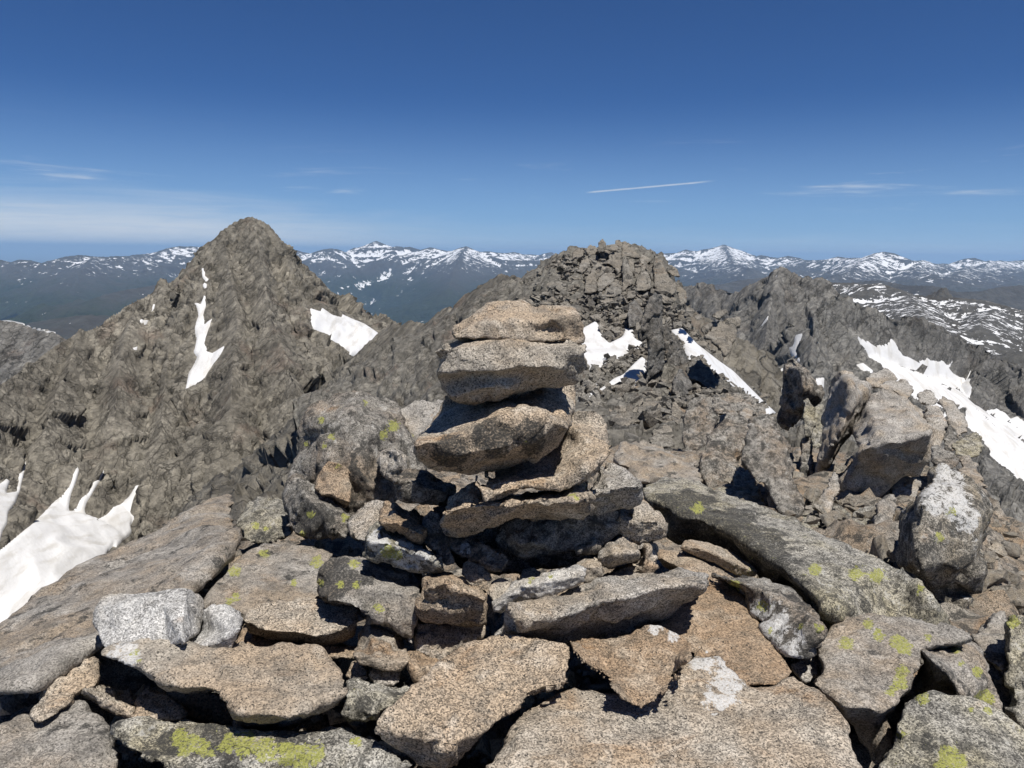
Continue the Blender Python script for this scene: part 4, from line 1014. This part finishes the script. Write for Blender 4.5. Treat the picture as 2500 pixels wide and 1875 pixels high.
rock('stone', 'pyramid shaped stone in the shadow below the wide slab', 'X6', "1016,1112 1030,1050 1070,962 1150,882 1260,940 1352,1000 1436,1082 1404,1126 1150,1134", 2.22, 2.42, G_TAN, th=.25, bulge=.15)
rock('rock', 'shaded rock hidden under the wide slab', 'X6', "1270,860 1420,890 1560,905 1700,940 1820,980 1815,1170 1650,1180 1530,1150 1400,1060 1300,980", 2.36, 2.42, G_BROWN, th=.3)
rock('slab', 'lichen streaked slab along the bottom edge under the wide slab', 'S', "268,1785 276,1772 291,1762 348,1756 411,1764 500,1772 570,1775 640,1790 735,1790 800,1790 829,1776 858,1783 908,1804 943,1816 994,1845 1010,1866 1000,1990 430,1990 418,1880 350,1852 300,1822",
     1.86, H(.05), G_LICH, ridge="275,1790 350,1812 450,1835 600,1850 800,1850 990,1870", dr=H(.04), th=.4, facet=.5, yellow=[(440, 1800, 26), (470, 1812, 26), (450, 1825, 26), (600, 1822, 34), (650, 1832, 34), (700, 1838, 34), (740, 1850, 38), (560, 1815, 26), (500, 1830, 26), (770, 1838, 30), (870, 1812, 18)], dark=[(530, 1800, 40), (420, 1815, 30), (700, 1810, 30)])
rock('slab', 'grey brown slab with lichen dots behind the white stones', 'Y1', "-40,430 0,340 60,262 180,132 290,20 440,-60 650,-70 900,-30 1010,5 904,112 880,200 905,345 820,400 600,430 440,450 300,480 150,450", H(-.04), H(-.02), G_SLAB, th=.45, facet=.4, bulge=.02,
     yellow=[(460, 5, 50), (690, 230, 35), (235, 340, 45), (180, 375, 35), (860, 70, 60), (230, 140, 60)])
rock('rock', 'speckled rock with two yellow dots beside the great tilted slab', 'Y7', "100,1470 230,1350 318,1243 372,1248 432,1300 540,1288 602,1330 642,1400 662,1500 660,1650 400,1740 160,1680", 4.0, 4.7, G_LICH, ridge="130,1480 300,1420 450,1430 640,1470", dr=4.15, th=.6, yellow=[(300, 1535, 45), (400, 1572, 32)])
rock('rock', 'pointed speckled rock leaning to the right below the lichen boulder', 'Y7', "596,1242 608,1130 660,1060 732,1038 764,1100 864,1180 1004,1290 1124,1400 1204,1500 1290,1630 1200,1680 1000,1660 850,1690 760,1640 700,1650 655,1600 648,1450 600,1350",
     3.7, 4.2, G_DARK, extra=["700,1080,4.1 800,1250,3.82 950,1400,3.7 1060,1560,3.62"], th=.5, dark=[(860, 1530, 200)], yellow=[(1175, 1460, 45), (840, 1430, 50), (760, 1620, 40)])
rock('stone', 'orange stone leaning on the lichen boulder', 'Y7', "876,1172 910,1060 960,970 1010,908 1100,918 1190,958 1228,1030 1230,1312 1182,1364 1100,1324 1000,1284 936,1242",
     3.98, 4.14, G_BROWN, ridge="940,1236 1050,1230 1130,1284 1228,1316", dr=3.86, th=.3, yellow=[(1110, 970, 60)], facet=.6)
rock('boulder', 'big dark boulder speckled with lichen left of the cairn', 'Y7', "640,1060 690,880 710,640 740,480 800,370 870,360 1000,300 1200,240 1350,213 1400,238 1450,268 1600,288 1700,330 1760,420 1800,560 1860,700 1860,850 1900,900 1985,1000 1900,1050 1640,1090 1690,1200 1706,1290 1620,1330 1560,1420 1430,1520 1300,1620 1230,1540 1050,1450 850,1250 700,1130",
     4.15, 4.75, G_DARK, extra=["900,500,4.45 1200,450,4.40 1500,500,4.40", "1000,900,4.25 1300,1000,4.12 1500,1200,4.08"], th=1.0, facet=.8, yellow=[(1650, 560, 70), (1040, 670, 40), (795, 740, 35), (965, 765, 30), (940, 510, 40), (1550, 660, 50), (1380, 340, 30)])
rock('boulder', 'smooth grey boulder between the lichen boulder and the cairn', 'Y7', "1690,520 1720,420 1820,346 1960,338 2140,334 2200,430 2100,560 2050,700 1950,800 1850,720 1780,600", 4.5, 4.9, G_GREY, th=.7, yellow=[(1830, 650, 40)])
rock('stone', 'small grey rock in the hole beside the lichen boulder', 'Y7', "1480,910 1550,806 1700,796 1764,850 1784,980 1790,1040 1650,1110 1560,1060", 3.95, 4.1, G_GREY, th=.4, extra=["1690,800,3.96 1720,930,3.94"])
rock('rock', 'pale rock sloping down to the left foot of the cairn', 'Y7', "1220,1500 1300,1400 1450,1300 1620,1320 1560,1420 1500,1560 1400,1700 1280,1680 1230,1620", 3.5, 3.9, G_GREY, th=.5)


def ground_depth(px, py, lo=2.5, hi=75.0):
    """how far ahead the ray through this pixel meets the ground"""
    ys = np.geomspace(lo, hi, 900); r = ray(np.float64(px), np.float64(py))
    h_ = np.where(CAMZ + r[2] / r[1] * ys <= z_summit(r[0] / r[1] * ys, ys))[0]
    return float(ys[h_[0]]) if len(h_) else None


def settle(reg, ol, a, c, off=0.0):
    """move a rock along the ground so that its foot stands on it"""
    P_ = sorted(pts(reg, ol), key=lambda q: -q[1])[:3]
    g_ = ground_depth(sum(q[0] for q in P_) / 3, sum(q[1] for q in P_) / 3)
    if g_ is None: return a, c
    g_ = min(max(g_ - off, a * .75), a * 1.45)
    return g_, g_ + (c - a) * g_ / a


# --- right and middle distance
rock('boulder', 'crusted boulder with white and black lichen and a black left side', 'Y4', "1220,1520 1250,1300 1330,1200 1430,1130 1470,1050 1500,928 1590,918 1640,958 1700,958 1832,1028 1904,1100 1964,1180 1996,1250 1964,1352 1910,1500 1896,1680 1850,1900 1700,2080 1500,1900 1380,1750 1230,1680",
     3.9, 4.5, G_KCRUST, extra=["1480,1000,4.3 1440,1150,4.05 1400,1300,3.92 1380,1500,3.82 1400,1720,3.72", "1850,1100,4.2 1880,1300,4.0 1850,1600,3.9"], th=.8, bulge=.03, facet=.7, tx=.0, white=[(1640, 1010, 120), (1520, 1170, 120), (1700, 1200, 130), (1780, 1330, 100)], yellow=[(1660, 1260, 40), (1560, 1460, 50)])
rock('boulder', 'great rounded granite boulder with a dark undercut front', 'Y4', "778,1120 800,1040 870,960 920,870 926,780 900,640 950,550 1000,450 1060,340 1120,298 1200,308 1300,400 1400,440 1470,520 1504,600 1484,750 1444,930 1404,1002 1300,992 1200,1062 1150,1122 1000,1212 900,1202 800,1162",
     7.1, 7.9, G_GREY, ridge="935,792 1000,768 1120,716 1250,728 1400,680 1490,640", dr=6.75, extra=["900,650,7.3 915,800,6.95 880,960,7.0 800,1090,7.1"], th=1.2, bulge=.05, facet=.6)
rock('boulder', 'tall pale boulder standing left of the great rounded boulder', 'Y4', "598,942 638,780 658,600 698,400 738,240 780,188 860,173 930,228 1004,258 1034,310 1004,440 954,550 884,650 824,740 744,832 684,962 612,992", 8.0, 8.6, G_GREY, extra=["860,240,8.0 900,400,7.8 820,600,7.7 700,800,7.8"], th=1.2, facet=.6)
for lb, ol, a, c, mt in [
    ('round topped boulder at the upper rim of the right boulder pile', "985,242 1030,198 1140,153 1202,190 1236,244 1180,270 1080,306 1040,304", 9.2, 9.6, G_GREY),
    ('flat boulder below the round topped boulder', "1080,310 1140,250 1300,248 1354,290 1350,350 1310,410 1200,330", 8.6, 9.2, G_GREY),
    ('small rounded boulder in the middle of the right boulder pile', "1384,352 1460,316 1524,338 1536,390 1530,440 1460,440 1390,410", 8.3, 8.8, G_GREY),
    ('boulder at the outer end of the right boulder pile', "1545,392 1590,362 1682,418 1724,480 1788,592 1774,642 1700,694 1640,600 1600,500", 7.4, 8.2, G_GREY),
    ('grey boulder touching the great rounded boulder on its right', "1440,470 1480,432 1564,456 1616,570 1600,700 1560,790 1490,760 1470,600", 7.2, 7.9, G_GREY),
    ('cracked dark rock in the hollow of the right boulder pile', "1590,700 1640,580 1700,660 1740,690 1680,790 1610,800", 7.3, 7.6, G_DARK),
    ('yellow dotted boulder below the right boulder pile', "1656,762 1740,680 1846,640 1886,740 1890,800 1850,840 1760,850 1680,830", 6.6, 7.2, G_LICH),
    ('split rock pair beneath the right boulder pile', "1500,760 1540,750 1570,770 1680,800 1720,900 1650,940 1540,920 1500,880", 5.6, 6.2, G_DARK),
    ('smooth grey slope rock behind the crusted boulder', "1680,840 1780,824 1850,880 1900,1000 1960,1150 1900,1180 1780,1050 1700,950", 4.9, 6.0, G_SLAB),
    ('pale square rock between the great boulder and the crusted boulder', "1180,1100 1220,1000 1290,982 1420,1020 1400,1120 1330,1210 1240,1260 1210,1200", 5.6, 6.1, G_GREY),
    ('upright brown stone before the great rounded boulder', "1040,1380 1080,1250 1110,1160 1180,1124 1222,1150 1215,1300 1230,1400 1130,1490 1000,1500 900,1480 1000,1420", 4.7, 5.3, G_SLAB),
    ('low mottled rock before the great rounded boulder', "880,1280 960,1230 1100,1200 1090,1300 1040,1350 950,1390 880,1380", 5.2, 5.6, G_LICH),
    ('pale split stone at the foot of the great rounded boulder', "715,1330 740,1220 800,1215 880,1290 820,1390 740,1400 700,1400", 5.3, 5.7, G_LICH),
    ('small white stone at the foot of the great rounded boulder', "806,1400 830,1320 880,1340 860,1400", 5.1, 5.3, G_WHITE),
    ('rusty flake stone in the cleft', "425,920 480,950 530,1040 540,1090 470,1050 430,1000", 7.2, 7.4, G_BROWN),
    ('thin upright slab in the cleft', "486,1000 496,700 540,668 574,700 584,900 562,1052 540,1084", 7.4, 7.8, G_DARK),
    ('narrow standing slab left of the cleft', "506,500 518,410 540,398 564,440 600,450 600,600 560,690 520,680", 8.4, 8.8, G_LICH),
    ('standing slab with yellow lichen right of the dark spike', "600,460 640,370 664,400 664,560 640,760 600,800 560,700 590,600", 8.3, 8.8, G_LICH),
    ('low lichen slab beside the cleft foot', "615,1170 690,1060 750,960 790,1000 800,1100 740,1180 700,1330 640,1390 630,1260", 5.9, 6.6, G_GREY),
    ('squat grey rock at the end of the lichen slab', "440,1300 520,1270 620,1260 640,1390 600,1400 500,1350", 5.0, 5.6, G_LICH),
    ('mossy stone in the hollow below the cleft', "520,1180 580,1140 620,1170 600,1240 530,1230", 5.8, 6.1, G_LICH),
    ('large flat faced rock left of the cleft', "40,870 60,700 100,540 180,508 262,540 334,600 374,700 414,800 434,950 454,1100 504,1150 514,1290 400,1310 330,1290 210,1040 150,1050 60,910", 6.6, 7.6, G_DARK),
]:
    a, c = settle('Y4', ol, a, c)
    rock('rock' if 'boulder' not in lb else 'boulder', lb, 'Y4', ol, a, c, mt, div=44, soft=0, facet=1.25)
rock('rock_spike', 'black shadowed rock spike against the eastern snow', 'Y4', "318,560 330,490 350,350 360,130 388,72 430,63 462,110 492,150 560,190 604,230 644,290 654,330 640,400 600,440 540,470 500,500 470,560 400,640 350,600", 9.2, 9.5, G_DARK, extra=["500,170,9.0 510,300,8.9 500,450,9.0"], th=.7, tx=-.2)
for lb, ol, a, c, mt in [
    ('smooth grey rock face in front of the saddle', "1140,930 1134,830 1196,640 1286,500 1396,430 1520,418 1574,470 1574,560 1544,700 1484,840 1444,1000 1384,1090 1290,1090 1200,1070 1156,970", 7.6, 8.6, G_DARK),
    ('split standing slab with a black left half', "996,780 986,450 1036,330 1100,258 1180,268 1244,350 1300,430 1264,560 1204,680 1134,720 1060,760", 9.3, 9.9, G_DARK),
    ('brown lichen crusted rock right behind the cairn', "340,800 376,740 440,688 620,656 800,696 830,730 950,768 1060,798 1104,830 1164,940 1174,1010 1100,1050 960,1020 700,1040 590,1040 500,930", 5.0, 5.9, G_SLAB),
    ('yellow lichen rock at the rim of the big lichen slab', "1100,1070 1300,1080 1430,1090 1450,900 1490,878 1540,888 1604,970 1664,1070 1704,1160 1764,1270 1600,1270 1450,1220", 5.4, 6.2, G_LICH),
    ('dark rounded overhang rock below the snow strip', "1236,340 1276,258 1350,228 1480,216 1580,238 1654,288 1668,370 1624,420 1500,380 1400,410 1300,410", 11.0, 11.8, G_DARK),
    ('stub beside the end of the snow strip', "1660,420 1670,340 1700,326 1730,350 1734,420", 11.0, 11.2, G_DARK),
    ('flat grey stone on the scree', "556,382 620,298 700,288 764,318 834,390 846,432 780,484 690,474 640,444", 16.0, 17.0, G_KNOLL),
    ('pale long stone on the scree', "404,560 410,340 440,330 500,430 500,520 460,572", 15.0, 16.5, G_KNOLL),
    ('rounded pale stone on the scree edge', "290,580 300,400 380,370 410,420 410,560 340,590", 15.0, 16.2, G_KNOLL),
    ('pair of upright stones at the scree foot', "670,660 720,560 790,545 800,500 880,510 900,600 910,700 800,720", 12.5, 13.4, G_KNOLL),
    ('tilted plate stone under the flat grey stone', "500,400 560,400 690,500 660,520 590,530 540,480", 15.5, 16.2, G_KNOLL),
    ('small rock left of the split standing slab', "880,420 886,310 920,296 980,390 960,470", 13.0, 13.6, G_KNOLL),
    ('brown pebble rock right of the split standing slab', "1350,470 1380,380 1440,370 1490,410 1460,470", 10.2, 10.6, G_DARK),
    ('reddish rock under the dark overhang', "1490,410 1540,350 1610,370 1620,430 1560,470", 10.0, 10.5, G_SLAB),
]:
    a, c = settle('Y5', ol, a, c)
    rock('rock', lb, 'Y5', ol, a, c, mt, div=44, soft=0, facet=1.2)
for lb, ol, a, c in [
    ('smooth upright fin left of the twin rock fins', "890,690 902,600 950,572 1004,650 1014,700 964,784 900,796", 37, 38.5),
    ('left one of the twin rock fins on the saddle', "1028,1220 1044,1100 1064,950 1044,850 985,880 972,830 1008,700 1038,620 1058,560 1100,506 1144,540 1164,650 1154,760 1174,900 1164,1000 1184,1130 1100,1160", 32, 33.2),
    ('right one of the twin rock fins on the saddle', "1156,790 1190,716 1214,800 1234,870 1264,920 1316,1040 1284,1128 1220,1128 1186,1000", 31, 31.8),
    ('low crest rock right of the twin fins', "1214,800 1250,840 1300,910 1344,1000 1366,1110 1320,1130 1300,1040 1250,930", 30, 31),
    ('pair of pointed flakes below the twin fins', "1338,1150 1358,1070 1400,1028 1440,1012 1474,1060 1534,1110 1566,1180 1610,1200 1564,1270 1480,1240 1440,1200 1380,1190", 22, 24),
    ('leaning flake rock at the foot of the twin fins', "1234,1280 1236,1200 1286,1116 1334,1108 1386,1250 1344,1336 1290,1346", 20, 22),
    ('dark overhanging block jutting out right of the snow strip', "1478,870 1548,758 1700,718 1764,702 1744,800 1724,900 1684,980 1644,1016 1584,930 1520,870", 30, 33),
    ('flat slab balanced on the overhanging block', "1540,700 1590,672 1655,648 1660,672 1590,722", 32, 33),
    ('thin slab pair above the overhanging block', "1460,800 1560,740 1560,760 1480,840", 31, 32),
]:
    a, c = settle('X3', ol, a, c, 2.6 if 'fin' in lb else (-7.0 if 'overhang' in lb else 1.0))
    rock('rock_fin' if 'fin' in lb else 'rock', lb, 'X3', ol, a, c, G_FIN if 'overhang' not in lb else G_KNOLL, div=56, th=1.3, facet=.9, soft=0, tx=.5)

# --- blocks of the knoll: parts of it
for ol, a, c in [
    ("330,300 338,180 395,124 437,190 444,240 400,310", 58, 58.6), ("420,280 428,230 560,193 644,262 560,290", 57, 59), ("560,210 563,148 620,143 664,190 655,250", 59, 59.6),
    ("648,390 653,178 692,158 792,208 834,290 904,385 800,385 700,370", 56.5, 59.5), ("425,460 478,400 478,318 540,278 642,338 664,420 668,565 600,605 560,530 490,480", 55.5, 58),
    ("655,850 662,398 722,396 754,500 774,560 806,620 804,725 700,830", 54, 57), ("746,510 738,408 802,393 824,480 824,650 770,590", 54.6, 57), ("826,660 824,478 862,462 914,520 904,590 862,630", 54.6, 57),
    ("840,840 848,660 920,578 970,556 1012,600 1044,700 1056,795 960,840", 53, 55.5), ("1080,810 1088,600 1058,430 1102,378 1184,450 1234,560 1304,650 1384,750 1394,855 1320,940 1200,870", 53, 57),
    ("1366,940 1376,700 1430,678 1464,750 1530,850 1526,1005 1400,1050", 53, 56), ("1236,480 1334,498 1424,560 1436,645 1340,630 1256,565", 56, 58.5),
    ("314,850 316,700 400,598 500,566 584,630 544,705 440,790 360,850", 53, 56), ("350,910 460,785 540,715 584,658 624,720 664,870 560,910", 52, 54.5), ("220,650 232,558 280,438 372,428 474,478 484,565 384,610 300,690", 54.5, 57.5),
    ("134,860 168,650 250,558 314,640 324,838 230,868", 53.5, 56), ("-20,400 0,270 70,250 130,290 140,360 60,420", 58, 60), ("60,520 110,420 200,380 240,430 200,520 110,600", 56.5, 58.5), ("160,300 190,230 240,200 270,250 330,290 290,340 200,340", 58.5, 60),
    ("880,400 930,340 1010,380 1060,420 1000,460 920,470", 56.5, 58), ("820,300 860,210 930,230 1010,290 960,330", 59, 60.5), ("700,350 780,300 900,360 900,390 720,380", 56, 57.4),
    ("716,940 730,840 830,820 850,900 800,930", 51, 52.4), ("1120,890 1180,860 1320,960 1320,1000 1220,1000", 49, 51), ("350,900 480,880 640,880 560,970 420,1010 340,980", 50, 52),
    ("1490,1170 1520,1060 1610,1060 1640,1120 1610,1190", 44, 46), ("1620,1200 1640,1150 1740,1140 1740,1200 1680,1240", 42, 44), ("500,1280 520,1230 720,1226 740,1270 560,1290", 40, 41.5), ("600,1190 640,1140 740,1130 740,1210 620,1220", 42, 43.5),
    ("340,1330 360,1220 400,1190 440,1300 400,1400 370,1400", 38, 39), ("450,1320 480,1290 640,1330 650,1400 560,1400", 37, 38.5), ("830,1470 834,1260 880,1250 910,1300 900,1400", 36, 37), ("880,1480 900,1400 1010,1280 1030,1400 980,1530", 34, 35),
]:
    a, c = settle('W1', ol, a, c, 1.3)
    rock('rock', None, 'W1', ol, a, c, G_KNOLL, div=34, parent=knoll, facet=1.1, soft=0)
# --- loose stones: a few shapes, many copies
def stone_mesh(k):
    rs = np.random.RandomState(500 + k)
    dims = np.array([1.0, rs.uniform(.5, .9), rs.uniform(.3, .7)])
    p = rs.normal(size=(11, 3)); p /= np.linalg.norm(p, axis=1)[:, None]; p = np.sign(p) * np.abs(p) ** .7 * dims * .55
    bm = bmesh.new()
    for q in p: bm.verts.new(q)
    r = bmesh.ops.convex_hull(bm, input=bm.verts)
    bmesh.ops.delete(bm, geom=[v for v in bm.verts if not v.link_faces], context='VERTS')
    bmesh.ops.bevel(bm, geom=bm.edges[:] + bm.verts[:], offset=.035, segments=1, affect='EDGES', profile=.5, clamp_overlap=True)
    bmesh.ops.triangulate(bm, faces=bm.faces[:])
    me = bpy.data.meshes.new('rock'); bm.to_mesh(me); bm.free()
    return me


STONES = [stone_mesh(k) for k in range(18)]
for me in STONES:
    me.materials.append(G_KNOLL)
rs = np.random.RandomState(77)


def scatter(n, reg_poly, drange, size, zfun, parent, sink=.25, snow=()):
    """stones lying on the slope where the photograph shows rubble"""
    P = np.array([(q[0], q[1]) for q in reg_poly]); made = 0; tries = 0
    while made < n and tries < n * 60:
        tries += 1
        px, py = rs.uniform(P[:, 0].min(), P[:, 0].max()), rs.uniform(P[:, 1].min(), P[:, 1].max())
        if signed_px(np.array([px]), np.array([py]), reg_poly)[0] < 0: continue
        if any(signed_px(np.array([px]), np.array([py]), s)[0] > 3 for s in snow): continue
        ys = np.linspace(drange[0], drange[1], 200); r = ray(px, py)
        X, Z = r[0] / r[1] * ys, CAMZ + r[2] / r[1] * ys
        zt = zfun(X, ys); hit = np.where(Z <= zt)[0]
        if not len(hit): continue
        i = hit[0]
        s = size[0] * (size[1] / size[0]) ** (rs.uniform() ** 1.8)
        o = bpy.data.objects.new('rock', STONES[rs.randint(len(STONES))]); COL.objects.link(o)
        o.location = (X[i], ys[i], zt[i] + s * (.28 - sink) + .05); o.scale = (s, s * rs.uniform(.7, 1.1), s * rs.uniform(.7, 1.3))
        o.rotation_euler = (rs.uniform(-.5, .5), rs.uniform(-.5, .5), rs.uniform(0, 6.28)); o.parent = parent
        made += 1


snowp = [p for _l, p, _d in SNOW_SADDLE]
scatter(120, pts('X3', "0,640 150,420 380,270 560,170 700,160 900,170 1120,250 1300,400 1340,600 1200,560 900,560 700,640 560,720 300,640"), (30, 70), (.45, 1.7), z_summit, knoll, snow=snowp)
scatter(80, pts('X3', "560,760 720,640 900,560 1200,560 1500,640 1700,760 1760,900 1900,1200 2000,1400 1700,1300 1400,1000 1200,800 1000,700 700,900"), (14, 60), (.3, 1.2), z_summit, knoll, snow=snowp)
scatter(70, pts('W2', "20,260 250,180 520,100 700,280 850,480 860,900 700,850 560,820 400,800 280,700 60,560 20,420"), (11, 40), (.3, 1.1), z_summit, knoll, snow=snowp)
STONES2 = STONES
M_G2 = G_FAR
STONES = [m.copy() for m in STONES2]
for me in STONES:
    me.materials.clear(); me.materials.append(G_FAR)
scatter(110, pts('S', "1500,1050 1700,1080 1800,1020 1900,1040 2050,1250 2250,1130 2420,1050 2500,1150 2500,1560 2400,1560 2300,1440 2050,1330 1800,1240 1560,1180"), (4.2, 12), (.08, .42), z_summit, summit_ground)
scatter(60, pts('S', "600,1400 900,1280 1250,1330 1500,1380 1800,1500 2300,1600 2300,1860 300,1860 200,1700 560,1500"), (1.6, 4.0), (.05, .16), z_summit, summit_ground)


def scree(name, label, n, reg_poly, drange, size, zfun, mat, snow=()):
    """rubble too small to tell apart, one mass"""
    protos = []
    for k in range(8):
        r_ = np.random.RandomState(900 + k); q = r_.normal(size=(8, 3)); q /= np.linalg.norm(q, axis=1)[:, None]; q *= np.array([.55, .42, .3])
        bm = bmesh.new()
        for a in q: bm.verts.new(a)
        bmesh.ops.convex_hull(bm, input=bm.verts); bm.verts.index_update()
        used = [v for v in bm.verts if v.link_faces]; ix = {v: i for i, v in enumerate(used)}
        protos.append((np.array([v.co[:] for v in used]), np.array([[ix[v] for v in f.verts] for f in bm.faces if len(f.verts) == 3]))); bm.free()
    P = np.array([(q[0], q[1]) for q in reg_poly])
    px = rs.uniform(P[:, 0].min(), P[:, 0].max(), n * 3); py = rs.uniform(P[:, 1].min(), P[:, 1].max(), n * 3)
    ok = signed_px(px, py, reg_poly) > 0
    for s in snow: ok &= signed_px(px, py, s) < 2
    px, py = px[ok][:n], py[ok][:n]
    r = ray(px, py); ys = np.linspace(drange[0], drange[1], 260)
    X = (r[:, 0] / r[:, 1])[:, None] * ys; Z = CAMZ + (r[:, 2] / r[:, 1])[:, None] * ys
    zt = zfun(X, np.broadcast_to(ys, X.shape)); hit = Z <= zt
    VV, FF, k0 = [], [], 0
    for i in np.where(hit.any(1))[0]:
        j = int(np.argmax(hit[i])); s = size[0] * (size[1] / size[0]) ** (rs.uniform() ** 1.6)
        pv_, pf = protos[rs.randint(8)]
        from_e = np.array(Matrix.Rotation(rs.uniform(0, 6.28), 3, 'Z') @ Matrix.Rotation(rs.uniform(-.7, .7), 3, 'X') @ Matrix.Rotation(rs.uniform(-.7, .7), 3, 'Y'))
        VV.append((pv_ * s * rs.uniform(.7, 1.3, 3)) @ from_e.T + np.array([X[i, j], ys[j], zt[i, j] + .12 * s + rs.uniform(0, .5) * s])); FF.append(pf + k0); k0 += len(pv_)
    me = mesh_np(name, np.concatenate(VV), np.concatenate(FF), False)
    return tag(obj(name, me, mat), label, 'scree', 'stuff')


scree('scree', 'loose rubble on the saddle and the flanks of the knoll', 8000, pts('X3', "-200,900 0,640 150,420 380,270 560,170 900,170 1120,250 1290,400 1340,600 1500,640 1700,760 1900,1200 2100,1500 2000,1660 700,1660 480,1300 300,1000"), (10, 70), (.12, .75), z_summit, G_KNOLL, snow=snowp)
scree('rubble', 'small broken stones in the gaps between the summit boulders', 2600, pts('S', "450,1250 900,1150 1500,1050 1900,1000 2500,1000 2500,1875 0,1875 0,1650"), (1.5, 12), (.03, .16), z_summit, G_FAR)
